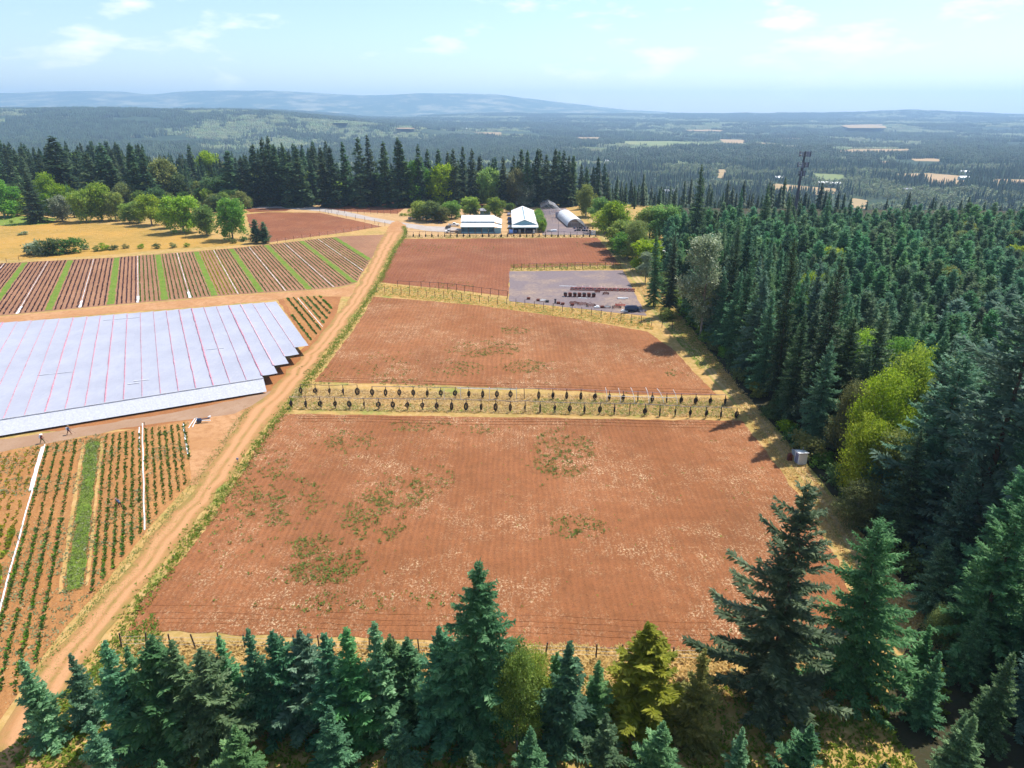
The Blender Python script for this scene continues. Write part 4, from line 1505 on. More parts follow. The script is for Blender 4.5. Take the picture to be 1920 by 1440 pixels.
for (u, v, l, w) in ((105, 700, 7, .7), (265, 712, 3, 1.4), (403, 654, 4, .6), (228, 597, 9, .8), (250, 718, 2.2, 1.2)):
    x, y = P(u, v, ZT + .05)
    zz = ZT + (float(vnoise(x * .05, y * .05, 9)) - .5) * .35 + .06
    m = MB().box((x - ck.location.x, y - ck.location.y, zz), (l, w * .3, .05), ROW_A * -0 + .35)
    link("mended_patch", m.mesh("mended_patch", M["clothW"]), ck)

# ---------------------------------------------------------------- fences and hose racks
rp = np.random.default_rng(55)


def lerp2(a, b, t): return (a[0] + (b[0] - a[0]) * t, a[1] + (b[1] - a[1]) * t)


def polyl(pl, t):
    pl = np.array(pl); d = np.r_[0, np.cumsum(np.linalg.norm(np.diff(pl, axis=0), axis=1))]
    q = t * d[-1]
    return float(np.interp(q, d, pl[:, 0])), float(np.interp(q, d, pl[:, 1]))


def fence(name, pl, n, h, label, cat="fence", rail=True, r=.07, railz=None, group=None, mat="postw", wires=2, lean=.03, skip=None, rmat="pipe"):
    """posts, a top rail per span and wires"""
    x0, y0 = polyl(pl, 0)
    f = empty(name, (x0, y0, 0))
    tag(f, label, cat, group)
    P_ = []
    for i in range(n):
        x, y = polyl(pl, i / (n - 1))
        hh = h * (1 + rp.normal(0, .02))
        lx, ly = rp.normal(0, lean) * hh, rp.normal(0, lean) * hh
        P_.append((x - x0, y - y0, hh, lx, ly))
        link("post", MB().tube([(x - x0, y - y0, -.1), (x - x0 + lx, y - y0 + ly, hh)], r, 6).mesh("post", M[mat]), f)
    for i in range(n - 1):
        if skip and i in skip: continue
        a, b = P_[i], P_[i + 1]
        A = (a[0] + a[3], a[1] + a[4], a[2]); B = (b[0] + b[3], b[1] + b[4], b[2])
        if rail:
            md = ((A[0] + B[0]) / 2, (A[1] + B[1]) / 2, (A[2] + B[2]) / 2 - .05)
            link("rail", MB().tube([A, md, B], r * .62, 5).mesh("rail", M[rmat]), f)
        if wires:
            m = MB()
            for k in range(wires):
                t = (k + 1) / (wires + 1)
                m.tube([(a[0] + a[3] * t, a[1] + a[4] * t, a[2] * t), (b[0] + b[3] * t, b[1] + b[4] * t, b[2] * t)], .012, 3, False)
            link("wire", m.mesh("wire", M["steel"]), f)
    return f, P_, (x0, y0)


COILM = []
for i in range(3):
    m = MB()
    r0 = np.random.default_rng(i)
    for k in range(7):
        m.ring((r0.normal(0, .05), r0.normal(0, .07), -.56 + r0.normal(0, .03)), .30 + r0.normal(0, .045), .05, nx=(math.cos(.35 + .3 * i + r0.normal(0, .3)), math.sin(.35 + .3 * i), 0), N=14, n=5, sy=1.95 + r0.normal(0, .1))
    COILM.append(m.mesh("hose_coil", M["rubber"]))
TIEM = MB().tube([(0, 0, -.15), (0, 0, .75)], .025, 4).mesh("tie", M["rubber"])
ROOTM = MB().tube([(0, 0, -1.15), (.12, .05, -1.45), (.25, -.1, -1.52)], .045, 5).mesh("tail", M["rubber"])


def coils(Pp, o0, zc, which, s=1.0, skip=(), every=1, place="rack"):
    for i, (x, y, hh, lx, ly) in enumerate(Pp):
        if i in skip: continue
        if rp.random() < .03: continue
        e = empty("hose_coil", (o0[0] + x + lx * .5, o0[1] + y - .16 + ly * .5, zc), rp.uniform(-.5, .5))
        e.scale = (s * rp.uniform(.7, 1.25), s, s * rp.uniform(.78, 1.18))
        link("coil", COILM[rp.integers(3)], e)
        link("tie", TIEM, e)
        link("tail", ROOTM, e)
        tag(e, "black coiled hose hanging on the %s post from the left of the %s" % (ORD[i], which), "hose coil", "hose coils on the " + which)


fr, PF, o0 = fence("hose_rack", PX((548, 765), (800, 769), (1000, 773), (1200, 779), (1380, 786)), 31, 2.45,
                   "front pipe rack hung with coiled hoses across the dry grass strip", "hose rack", wires=0, r=.075, rmat="pipeL")
coils(PF, o0, 1.62, "front rack")
fl, PL_, ol = fence("hose_rack", PX((566, 740), (671, 741)), 5, 2.3, "short five post rack with hoses at the left end of the rear row", "hose rack", wires=0, r=.075, rmat="pipe")
coils(PL_, ol, 1.5, "short rear rack")
f2, P2, o2 = fence("hose_rack", PX((698, 743), (880, 746), (1060, 749), (1220, 755), (1358, 760)), 26, 2.35,
                   "long rear pipe rack hung with coiled hoses behind the front one", "hose rack", wires=0, r=.075, rmat="pipeL")
coils(P2, o2, 1.55, "long rear rack")
# curved white pipes leaning on the rear rack, straight ones farther left
for k, (ut, vt, ub, vb) in enumerate(((1134, 732, 1138, 754), (1158, 733, 1163, 755), (1181, 732, 1190, 756), (1209, 732, 1217, 757), (1230, 734, 1245, 757), (1260, 736, 1270, 758))):
    xb, yb = P(ub, vb); xt, yt = P(ut, vt + 16)
    m = MB().tube([(xb, yb, 0), (xb * .7 + xt * .3 + .12, yb * .7 + yt * .3, 1.1), (xb * .35 + xt * .65 + .05, yb * .35 + yt * .65, 2.1), (xt, yt, 2.6)], .055, 5)
    tag(m.build("curved_pipe", M["pvc"]), "%s curved white pipe from the left leaning on the rear rack" % ORD[k], "pipe", "curved white pipes on the rear rack")
for k, u in enumerate((833, 864, 887, 918, 942, 968)):
    if k in (2, 4): continue
    x, y = P(u, 750)
    m = MB().tube([(x, y, 0), (x + .02, y, 2.9 if k != 0 else 2.5)], .06, 5)
    tag(m.build("pipe_stake", M["pvc"]), "%s upright white pipe from the left in the rear rack" % ORD[(0, 1, 2, 2, 3, 3)[k]], "pipe", "upright white pipes in the rear rack")
xa, ya = P(858, 748); xb, yb = P(968, 750)
tag(MB().tube([(xa, ya - .1, 2.5), (xb, yb - .1, 2.42)], .07, 5).build("long_pipe", M["pvc"]), "long pale pipe lying along the top of the rear rack", "pipe")
xa, ya = P(1138, 756); xb, yb = P(1265, 759)
tag(MB().tube([(xa, ya - .3, 1.75), (xb, yb - .3, 1.7)], .05, 5).build("long_pipe", M["pvc"]), "thin white pipe tied along the curved pipes", "pipe")

fb, PB, ob = fence("hose_rack", PX((763, 444), (900, 444.5), (1117, 444.5)), 31, 2.5, "long pipe rack with hoses below the barns", "hose rack", wires=0, r=.085)
coils(PB, ob, 1.25, "barn rack", 1.05, skip=(0,))
fence("wire_fence", PX((746, 539), (790, 541)), 3, 2.3, "short railed fence piece at the left of the middle strip", wires=0, r=.09)
fence("wire_fence", PX((790, 541), (850, 546), (952, 560)), 11, 2.5, "dark railed fence along the lower edge of the upper field", wires=1, r=.09)
fence("wire_fence", PX((706, 548), (850, 562), (960, 573), (1090, 590), (1230, 612), (1260, 618)), 33, 2.4, "long line of bare posts along the middle field", rail=False, wires=2, r=.08)
fence("wire_fence", PX((963, 506), (1060, 505), (1163, 503)), 15, 2.5, "dark railed fence above the gravel equipment yard", r=.09, wires=1, skip=(0, 1))
fence("wire_fence", PX((228, 1213), (500, 1217), (800, 1225), (1110, 1234), (1310, 1240)), 24, 2.0, "leaning wooden post fence along the bottom of the front field", rail=False, wires=3, r=.085, lean=.07)
fence("wire_fence", PX((610, 399), (700, 401), (745, 402)), 12, 2.4, "railed fence in front of the small red field", r=.1, wires=1)
fence("wire_fence", PX((600, 392), (628, 381), (760, 384), (800, 384)), 20, 2.4, "railed fence behind the small red field", r=.1, wires=1)
fence("wire_fence", PX((655, 375), (800, 371), (905, 378)), 30, 2.4, "dark fence along the foot of the tall firs", r=.1, wires=2)
fence("wire_fence", PX((505, 459), (560, 449), (640, 438), (722, 424)), 16, 2.2, "thin post fence along the lower edge of the left red field", rail=False, r=.08)
fence("wire_fence", PX((600, 398), (660, 410), (722, 423)), 8, 2.2, "post fence between the driveway and the left red field", rail=False, r=.09)
fence("wire_fence", PX((-60, 503), (0, 494), (36, 489)), 5, 1.8, "few wooden posts at the left end of the headland", rail=False, r=.08)

# ---------------------------------------------------------------- trees
def top_tree(kind, u, y, vtop, label, cat="tree", **kw):
    H = HZ(y, vtop)
    return tree(kind, XU(u, y, H * .5), y, H, label, cat, **kw)


G1 = "young firs along the bottom fence"
# foreground
top_tree("fir_near", 895, 49, 1038, "tall dark green fir standing alone at the bottom middle of the picture", "fir", wide=1.12, variant=2)
top_tree("fir_open", 1470, 52, 905, "big ragged dark fir at the bottom right with long branches", "fir", wide=1.08, variant=1)
top_tree("fir_big", 1626, 54, 975, "pale green fir just right of the big ragged one at the bottom", "fir", wide=.95, variant=0, mat="firG")
top_tree("sapling", 1205, 51, 1165, "yellow green cedar shaped tree between the lone fir and the ragged fir", "cedar", mat="firY", wide=1.5)
sap = [(70, 1235), (155, 1225), (222, 1205), (255, 1215), (300, 1195), (345, 1205), (395, 1215), (432, 1190), (480, 1178), (527, 1182), (575, 1183), (622, 1188),
       (662, 1182), (716, 1170), (735, 1188), (770, 1195), (1000, 1222), (1058, 1200), (970, 1205), (1040, 1225), (1310, 1215), (1120, 1240), (830, 1180)]
for k, (u, v) in enumerate(sap):
    y = 48.5 + tree_rng.uniform(-1.5, 2.2)
    m = "firB" if u in (575, 155) else ("firY" if u in (1310,) else None)
    if u in (970, 1000):
        lb = "small green leafy tree at the foot of the lone fir"
        top_tree("leafy_near", u, y, v, lb + (", right one" if u == 1000 else ", left one"), "tree", wide=.48, mat="leafY" if u == 1000 else "leafG")
        continue
    lb = {575: "bluish young fir in the row along the bottom fence", 155: "bluish young fir at the bottom left beside the road",
          1310: "yellow green young tree left of the ragged fir"}.get(u)
    top_tree("sapling", u, y, v, lb or ("%s young fir from the left in the row along the bottom fence" % ORD[k]), "fir", mat=m, group=None if lb else G1, wide=tree_rng.uniform(.95, 1.3))
# the same planting goes on below the row
for y in (43.0, 38.5):
    for x in np.arange(-36, 40, 6.2):
        tree("sapling", x + tree_rng.normal(0, 1.2), y + tree_rng.normal(0, .9), tree_rng.uniform(4.5, 9.5), "young fir in the planting nearer the camera, below the fence row", "fir", "young firs nearest the camera", wide=1.2)

# named trees on the right
NT_ = [
    # kind u y vtop label kw
    ("fir_near", 1478, 128, 440, "very tall narrow dark fir rising in front of the plantation", dict(wide=.55, mat="firD")),
    ("fir_near", 1548, 116, 478, "tall dark slender fir right of the narrowest tall one", dict(wide=.72, mat="firD")),
    ("fir_near", 1375, 168, 428, "dark narrow fir at the forest edge beside the silvery poplar", dict(wide=.62, mat="firD")),
    ("fir_big", 1885, 76, 498, "huge grey green fir filling the right edge of the picture", dict(wide=1.0, mat="firB")),
    ("fir_big", 1770, 84, 640, "large grey green fir left of the huge one at the right edge", dict(wide=1.0, mat="firB")),
    ("fir_big", 1870, 58, 930, "large light green fir in the lower right corner", dict(wide=1.0, mat="firG")),
    ("fir_big", 1760, 66, 1010, "dense green fir in front of the huge one, lower right", dict(wide=1.0)),
    ("fir_near", 1660, 128, 628, "mid green fir with fanned branches behind the yellow green maple", dict(wide=.9)),
    ("fir_near", 1310, 292, 305, "tallest single fir standing above the far edge of the right forest", dict(wide=.75, mat="firD")),
    ("fir_near", 1436, 300, 345, "yellowish green tall fir above the plantation, left of the mast", dict(wide=.8)),
    ("fir_near", 1386, 300, 352, "slim tall fir between the two tallest at the far forest edge", dict(wide=.6)),
    ("fir_near", 1478, 315, 362, "tall fir just left of the foot of the mast", dict(wide=.7)),
    ("fir_near", 1550, 300, 358, "ragged tall fir right of the mast", dict(wide=.75)),
    ("fir_mid", 1690, 320, 372, "lone tall fir above the right half of the plantation", dict(wide=.7, mat="firD")),
    ("fir_mid", 1796, 300, 383, "broad dark fir above the plantation near the right side", dict(wide=.9, mat="firD")),
    ("fir_near", 1232, 205, 425, "dark fir beside the white roofed house at the forest edge", dict(wide=.7)),
    ("fir_near", 1262, 196, 432, "tall dark fir standing right of the white roofed house", dict(wide=.8, mat="firD")),
    ("poplar", 1325, 172, 425, "tall silvery poplar at the forest edge", dict(wide=.95, name="poplar_tree")),
    ("poplar", 1212, 236, 468, "small round silvery tree by the corner of the gravel yard", dict(wide=1.15, name="leafy_tree")),
    ("leafy_near", 1652, 96, 690, "tallest bright yellow green tree of the mass hanging over the track", dict(mat="leafY", wide=.62, variant=0)),
    ("leafy_near", 1688, 102, 655, "bright yellow green tree on the upper right of the yellow mass", dict(mat="leafY", wide=.6, variant=1)),
    ("leafy_near", 1625, 90, 775, "yellow green tree on the lower left of the yellow mass", dict(mat="leafY", wide=.68, variant=2)),
    ("leafy_near", 1668, 88, 800, "olive yellow tree low in the middle of the yellow mass", dict(mat="leafO", wide=.7, variant=0)),
    ("leafy_near", 1718, 112, 640, "yellow green crown at the far right of the yellow mass", dict(mat="leafY", wide=.55, variant=2)),
    ("leafy_near", 1596, 104, 712, "olive yellow leafy tree at the forest edge above the maple", dict(mat="leafO", wide=.6)),
    ("leafy_near", 1742, 118, 655, "yellow green leafy tree deeper in the forest behind the maple", dict(mat="leafY", wide=.8)),
    ("leafy_near", 1608, 84, 900, "olive leafy tree below the bright maple", dict(mat="leafO", wide=1.0)),
    ("leafy_near", 1195, 268, 412, "large olive green leafy tree in the row beside the track", dict(mat="leafO", wide=.9)),
    ("leafy", 1172, 296, 408, "round bright green tree second in the row beside the track", dict(mat="leafG", wide=1.3)),
    ("leafy", 1178, 280, 432, "round green bush-like tree in the row beside the track", dict(mat="leafG", wide=1.4)),
    ("leafy", 1215, 255, 448, "bright green tree behind the small silvery tree", dict(mat="leafY", wide=1.2)),
    ("leafy", 1155, 315, 380, "tall green tree at the head of the row beside the track", dict(mat="leafG", wide=1.0)),
    ("leafy", 1128, 372, 370, "light green leafy tree beyond the hoop house", dict(mat="leafG", wide=1.1)),
    ("leafy", 1100, 400, 345, "tall olive leafy tree at the right end of the tall firs", dict(mat="leafO", wide=.75)),
    ("leafy", 1138, 345, 392, "yellow green bushy tree beyond the hoop house", dict(mat="leafY", wide=1.4)),
    ("leafy", 1220, 330, 380, "bright green leafy tree left of the far forest", dict(mat="leafY", wide=1.0)),
    ("leafy", 1248, 322, 382, "second bright green leafy tree left of the far forest", dict(mat="leafG", wide=1.0)),
]
used = [(60, 80), (62, 84), (58, 88), (63, 90), (66, 88), (57, 95)]
for kind, u, y, v, lb, kw in NT_:
    H = HZ(y, v)
    x = XU(u, y, H * .55)
    if u < 1260 or x > 50: pass
    used.append((x, y))
    tree(kind, x, y, H, lb, "poplar" if "poplar" in lb else ("fir" if "fir" in kind else "tree"), **kw)
for k, (u, v) in enumerate(((1150, 438), (1163, 452), (1178, 470), (1145, 418), (1228, 540), (1250, 600))):
    x, y = P(u, v)
    tree("bush", x, y, 2.6 + .3 * (k % 3), "%s shrub from the far end beside the forest track" % ORD[k], "bush", "shrubs beside the forest track", mat=("leafO", "leafG", "leafO", "leafY", "leafS", "leafG")[k])


def free(x, y, d):
    return all((x - a) ** 2 + (y - b) ** 2 > d * d for a, b in used)


rf = np.random.default_rng(91)
nf = 0
# first rows of the forest: big firs and some leafy trees
cand = []
bigmass = []
for y in np.arange(40, 236, 5.0):
    for x in np.arange(54.0, 82, 5.4):
        cand.append((x + rf.uniform(-1.4, 1.4), y + rf.uniform(-1.6, 1.6)))
for x, y in cand:
    if not free(x, y, 4.3 if 76 < y < 112 else 3.0): continue
    used.append((x, y))
    a = rf.random()
    edge = x < 60
    if 200 < y < 250 and x < 66: continue
    if a < .13:
        H = rf.uniform(11, 17)
        tree("leafy_near", x, y, H, "green leafy tree between the big firs of the right forest edge", "tree", "leafy trees in the right forest", mat=("leafY", "leafO", "leafD", "leafG")[rf.integers(4)], wide=.8)
    else:
        H = rf.uniform(17, 25) if edge else rf.uniform(18, 28)
        if y < 95: H = min(H, 20 + (y - 40) * .12)
        if x > 66: H *= .85
        nf += 1
        if x > 65.5 and y > 95 or x > 74:
            bigmass.append((x, y, H)); continue
        tree("fir_near", x, y, H, ("%s large fir from the near end of the front row along the track" % ordw(sum(1 for q in used if q[0] < 60) - 1)) if edge else "large fir behind the front rows of the right forest", "fir",
             "large firs at the forest edge" if edge else "large firs in the forest", mat=(None, None, "firG", "firB", "firD")[rf.integers(5)], wide=rf.uniform(.85, 1.1))
bigmass = np.array(bigmass)
nb = len(bigmass)
bp = [bpy.data.objects.new("big_fir", me) for me in PROTO["fir_near"][1][:4]]
scatter("forest_trees", np.c_[bigmass[:, :2], np.zeros(nb)], bp, "large dark firs deeper in the right forest", bigmass[:, 2] / 30.0, rf.integers(0, 4, nb))
# undergrowth at the forest edge
for k, y in enumerate(np.arange(60, 240, 5.2)):
    tree("bush", 51.5 + rf.uniform(0, 1.6), y + rf.uniform(-1.5, 1.5), rf.uniform(1.8, 4.5), "%s low leafy bush from the near end along the forest edge" % ORD[k], "bush", "bushes along the forest edge", mat=("leafD", "leafD", "leafG", "leafO")[rf.integers(4)])

for k, (x, y, h, kd, m) in enumerate(((40, 50, 9, "sapling", None), (44, 47, 12, "fir_near", None), (47, 55, 11, "fir_near", "firG"), (43, 56, 7, "sapling", "firG"), (50, 50, 16, "fir_near", "firB"),
                                      (39, 44, 8, "fir_near", None), (45, 41, 10, "fir_near", "firG"), (48, 60, 6, "leafy_near", "leafO"), (51, 44, 14, "fir_near", None), (42, 52, 6, "sapling", "firY"))):
    tree(kd, x, y, h, "%s tree from the left of the thicket in the lower right corner" % ORD[k], "tree", "thicket in the lower right corner", mat=m)
# the plantation: the nearest rows as single trees, the rest as one mass
pl = []
for y in np.arange(88, 400, 6.9):
    for x in np.arange(81, .80 * (y + 60), 7.0):
        xx = x + rf.uniform(-1.1, 1.1); yy = y + rf.uniform(-1.1, 1.1)
        if yy > 378 - (xx - 76) * .02 + 12 * math.sin(xx * .05): continue
        pl.append((xx, yy))
for y in np.arange(236, 345, 5.5):
    for x in np.arange(54 + (y - 236) * .25, 78, 5.2):
        pl.append((x + rf.uniform(-1.5, 1.5), y + rf.uniform(-1.5, 1.5)))
pl = [p for p in pl if free(p[0], p[1], 2.6)]
def shown(p):
    zc = p[1] * CP + 46 * SP
    u = 960 + p[0] / zc * FPX
    return u < 1950
pl.sort(key=lambda p: (0 if shown(p) else 1, p[1]))
BUD = 90
mass = []
for i, (x, y) in enumerate(pl):
    h = (rf.uniform(9.0, 15.5) if y < 340 else rf.uniform(5, 9)) * (1.0 + .12 * math.sin(x * .05 + y * .03))
    if i < BUD:
        tree("fir_young", x, y, h, "young green fir in the nearest rows of the plantation", "fir", "young plantation firs", mat=(None, None, "fir", "firB")[rf.integers(4)], wide=rf.uniform(.9, 1.15))
    else:
        mass.append((x, y, h))
mass = np.array(mass)


def copy_proto(me, name):
    return bpy.data.objects.new(name, me)


def recol(me, mat):
    m2 = me.copy(); m2.materials.clear(); m2.materials.append(mat); return m2


yp = [copy_proto(me, "young_fir") for me in PROTO["fir_young"][1]] + [copy_proto(recol(PROTO["fir_young"][1][1], M["fir"]), "young_fir"),
     copy_proto(recol(PROTO["leafy"][1][0], M["leafY"]), "leafy"), copy_proto(recol(PROTO["leafy"][1][1], M["leafO"]), "leafy")]
n = len(mass)
ix = rf.integers(0, 5, n)
lf = rf.random(n) < .035
ix = np.where(lf, rf.integers(5, 7, n), ix)
sc_ = mass[:, 2] / 12.0
sc_ = np.where(lf, sc_ * .95, sc_)
scatter("plantation_trees", np.c_[mass[:, :2], terr(mass[:, 0], mass[:, 1])], yp, "dense young fir plantation filling the right side", sc_, ix)

# ---- the tall dark firs behind the barns
row_tops = [(492, 255, 0), (500, 252, 1), (478, 268, 0), (515, 268, 0), (535, 270, 0), (560, 272, 0), (585, 272, 1), (605, 275, 0), (622, 272, 0), (645, 263, 0), (670, 255, 0), (692, 250, 0), (720, 263, 0), (740, 255, 0), (753, 265, 0), (785, 268, 0), (800, 278, 1), (823, 277, 0),
            (838, 282, 1), (853, 277, 0), (867, 272, 0), (887, 276, 0), (903, 290, 1), (917, 302, 1), (929, 292, 0), (944, 291, 0), (962, 290, 1), (978, 277, 0), (990, 279, 0), (1005, 276, 0), (1014, 278, 1),
            (1023, 287, 0), (1038, 276, 0), (1047, 280, 1), (1057, 280, 0), (1067, 290, 0), (1075, 289, 0), (1102, 315, 1), (1122, 328, 1), (1140, 335, 2), (1155, 340, 1), (1173, 340, 2), (1190, 345, 2), (1207, 348, 2), (1237, 350, 2), (1265, 352, 2), (1190, 372, 1)]
row_tops.sort()
for k, (u, v, d) in enumerate(row_tops):
    y = 447 + d * 16 + tree_rng.uniform(-5, 5) - (30 if u > 1090 else 0)
    H = HZ(y, v + 2)
    x = XU(u, y, H * .7)
    tree("fir_far", x, y, H, "%s tall fir from the left in the dark row behind the barns" % (ORD[k] if k < 40 else "%dth" % (k + 1)), "fir", "tall firs behind the barns", wide=tree_rng.uniform(.85, 1.15))
line2 = []
for k in range(60):
    u = 470 + k * 11.2 + tree_rng.uniform(-5, 5)
    y = 470 + tree_rng.uniform(0, 34)
    v = 298 + tree_rng.uniform(-8, 16)
    H = HZ(y, v)
    line2.append((XU(u, y, H * .5), y, H))
# leafy trees in front of and between the tall firs
for k, (u, vb, vt, m, wd, lb) in enumerate((
        (832, 386, 305, "leafY", .9, "yellow green crown between the tall dark firs left of the middle"),
        (780, 386, 300, "leafG", .8, "green crown among the tall dark firs above the parked cars"),
        (915, 386, 316, "leafG", 1.0, "rounded green tree against the tall dark firs behind the shed"),
        (968, 387, 318, "leafO", .8, "dull green tree left of the darkest fir clump"),
        (985, 388, 342, "leafS", 1.1, "grey leaning tree behind the white roofed barn"),
        (703, 384, 320, "leafD", .9, "dark leafy tree at the foot of the left firs"),
        (634, 372, 337, "leafY", 1.2, "bright round tree in front of the dark firs at the left field corner"),
        (575, 377, 318, "leafG", .9, "light green tree between dark firs near the left field"),
        (500, 375, 325, "leafY", 1.2, "bright green tree in front of the left fir group"),
        (520, 377, 335, "leafG", 1.1, "green tree beside the bright one in the left fir group"),
        (395, 345, 285, "leafY", .9, "yellow green tree on the skyline left of the fir group"),
        (415, 345, 300, "leafO", .9, "olive tree near the skyline left of the fir group"),
        (155, 330, 285, "leafG", 1.2, "light green round tree among the far left firs"),
        (787, 413, 378, "leafY", 1.3, "bright small tree at the left of the tree group by the parked cars"),
        (810, 415, 376, "leafO", 1.35, "grey green tree in the middle of the tree group by the parked cars"),
        (832, 417, 388, "leafO", 1.1, "small dull tree in front of the tree group by the parked cars"),
        (847, 410, 374, "leafG", 1.3, "bright green tree right of the tree group by the parked cars"),
        (882, 405, 368, "leafY", 1.1, "bright yellow green tree behind the shed"),
        (890, 406, 388, "leafD", 1.3, "dark small tree just behind the shed roof"),
        (929, 408, 370, "leafG", 1.25, "round green tree with dark trunk between shed and barn"),
        (957, 398, 380, "leafD", 1.3, "small dark tree left of the barn's far end"))):
    x, y = P(u, vb)
    tree("leafy", x, y, HZ(y, vt), lb, "tree", mat=m, wide=wd)

# ---- left: meadow trees, dark firs and the wooded skyline
for k, (u, vb, vt, kind, m, wd, lb) in enumerate((
        (10, 408, 338, "leafy", "leafG", 1.1, "leafy tree at the far left edge above the lawn"),
        (33, 405, 362, "leafy", "leafY", 1.1, "small bright tree left of the dark spreading fir"),
        (70, 418, 318, "fir_near", "fir", 1.25, "dark spreading fir on the lawn at the left"),
        (48, 398, 312, "fir_mid", "fir", 1.1, "dark fir behind the spreading fir on the lawn"),
        (100, 398, 322, "leafy", "leafY", .7, "narrow bright poplar shaped tree behind the lawn"),
        (122, 400, 340, "leafy", "leafG", .9, "green tree right of the narrow bright one"),
        (118, 415, 368, "leafy", "leafS", 1.0, "grey green tree right of the dark spreading fir"),
        (140, 408, 340, "fir_mid", "fir", 1.0, "dark fir between the grey green tree and the bright row"),
        (163, 416, 350, "leafy", "leafY", 1.0, "first tall bright tree of the row along the meadow"),
        (192, 414, 345, "leafy", "leafY", 1.0, "second tall bright tree of the row along the meadow"),
        (218, 414, 358, "leafy", "leafY", .95, "third bright tree of the row along the meadow"),
        (243, 418, 380, "leafy", "leafY", 1.2, "low bright tree in the gap of the meadow row"),
        (262, 418, 378, "leafy", "leafG", 1.2, "low green tree right of the gap of the meadow row"),
        (285, 422, 364, "leafy", "leafY", 1.15, "round bright tree in the middle of the meadow row"),
        (345, 436, 364, "leafy", "leafY", 1.3, "largest round bright tree of the meadow row"),
        (318, 428, 385, "leafy", "leafG", 1.1, "small green tree left of the largest round one"),
        (388, 442, 387, "leafy", "leafG", 1.15, "dark green round tree right of the largest one"),
        (437, 450, 370, "leafy", "leafG", .95, "tall oval green tree at the right end of the meadow row"),
        (482, 456, 411, "fir_young", "fir", 1.35, "left one of the pair of dark cone shaped firs by the red field"),
        (497, 456, 416, "fir_young", "fir", 1.3, "right one of the pair of dark cone shaped firs by the red field"),
        (130, 392, 255, "fir_far", "firD", 1.35, "broad dark fir rising high behind the lawn"),
        (115, 385, 272, "fir_far", "firD", 1.1, "dark fir left of the broad one behind the lawn"),
        (185, 395, 285, "fir_far", "firD", 1.2, "dark fir behind the bright meadow trees"),
        (212, 392, 268, "fir_far", "firD", 1.1, "tall pointed fir right of the far white roof"),
        (225, 392, 300, "fir_far", "firD", 1.2, "dark fir in front of the white roofed house"),
        (265, 392, 268, "fir_far", "firD", 1.0, "tallest dark fir behind the middle of the meadow row"),
        (285, 395, 285, "fir_far", "firD", 1.1, "dark fir right of the tallest in the left group"),
        (440, 388, 282, "fir_far", "firD", 1.35, "broad tall fir left of the bright green tree"),
        (462, 388, 295, "fir_far", "firD", 1.1, "dark fir right of the broad tall one"),
        (548, 385, 285, "fir_far", "firD", 1.35, "broad cone shaped fir near the left red field"),
        (590, 383, 300, "fir_far", "firD", .9, "narrow dark fir right of the broad cone shaped one"),
        (365, 352, 270, "fir_far", "firD", .8, "small pointed fir on the skyline above the meadow trees"),
        (358, 385, 318, "fir_mid", "firD", .8, "dark fir behind the largest round meadow tree"),
        (385, 383, 325, "fir_mid", "firD", .8, "second dark fir behind the largest round meadow tree"),
        (315, 385, 300, "leafy", "leafO", 1.0, "tall olive tree behind the meadow row"),
        (335, 385, 325, "leafy", "leafD", 1.1, "dark leafy tree behind the meadow row"),
        (410, 385, 330, "leafy", "leafD", 1.4, "dark green wide tree left of the broad tall fir"),
        (428, 384, 345, "leafy", "leafG", 1.2, "green tree at the foot of the broad tall fir"),
        (300, 400, 350, "leafy", "leafD", 1.2, "dark green tree just behind the meadow row"),
        (240, 398, 345, "leafy", "leafO", 1.2, "olive tree just behind the gap of the meadow row"))):
    x, y = P(u, vb)
    if kind == "fir_far" or kind == "fir_mid": wd *= 1.4
    if kind == "leafy" and lb.endswith(("meadow", "row", "one", "gap")): wd *= .85
    tree(kind, x, y, HZ(y, vt), lb, "fir" if "fir" in kind else "tree", mat=m, wide=wd)
for k, (u, v, h) in enumerate(((95, 478, 7), (78, 477, 6.5), (112, 476, 5.5), (135, 474, 6.5), (60, 478, 4), (160, 468, 2.2), (195, 470, 3.0), (212, 469, 2.4), (235, 466, 1.9), (265, 466, 2.0), (295, 466, 2.2), (325, 465, 2.2), (352, 463, 1.8), (455, 452, 2.6), (440, 456, 2.2), (180, 471, 2.2))):
    x, y = P(u, v)
    tree("bush", x, y, h, "%s dark shrub in the hedge line between meadow and crop field" % ORD[k], "bush", "shrubs between meadow and crop field", mat=("leafD", "leafS", "leafD", "leafD")[k % 4] if k < 6 else ("leafG", "leafD", "leafO")[k % 3])
tree("bush", *P(22, 418), 1.6, "low pale bush on the lawn at the far left", "bush", mat="leafG")
tree("bush", *P(45, 440), 1.5, "flat grey green bush in the meadow at the far left", "bush", mat="leafS", wide=2.2)
# firs of the left skyline wood: single ones on the near side, the rest as a mass
ls = []
for k in range(1400):
    u = tree_rng.uniform(-120, 620); y = tree_rng.uniform(470, 640)
    ls.append((XU(u, y), y))
ls2 = []
for p in ls:
    if all((p[0] - q[0]) ** 2 + (p[1] - q[1]) ** 2 > 7.5 ** 2 for q in ls2): ls2.append(p)
ls2.sort(key=lambda p: p[1])
skm = list(line2)
for i, (x, y) in enumerate(ls2):
    u = 960 + x / (y * CP + 30 * SP) * FPX
    if 225 < u < 262 and y < 540: continue
    if 270 < u < 470 and y < 520 and i % 3: continue
    H = tree_rng.uniform(17, 25) if 270 < u < 470 else tree_rng.uniform(22, 34)
    if u < 60: H *= 1.05
    skm.append((x, y, H))
skm = np.array(skm)
ffar = [copy_proto(me, "dark_fir") for me in PROTO["fir_far"][1]] + [copy_proto(recol(PROTO["leafy"][1][2], M["leafO"]), "leafy")]
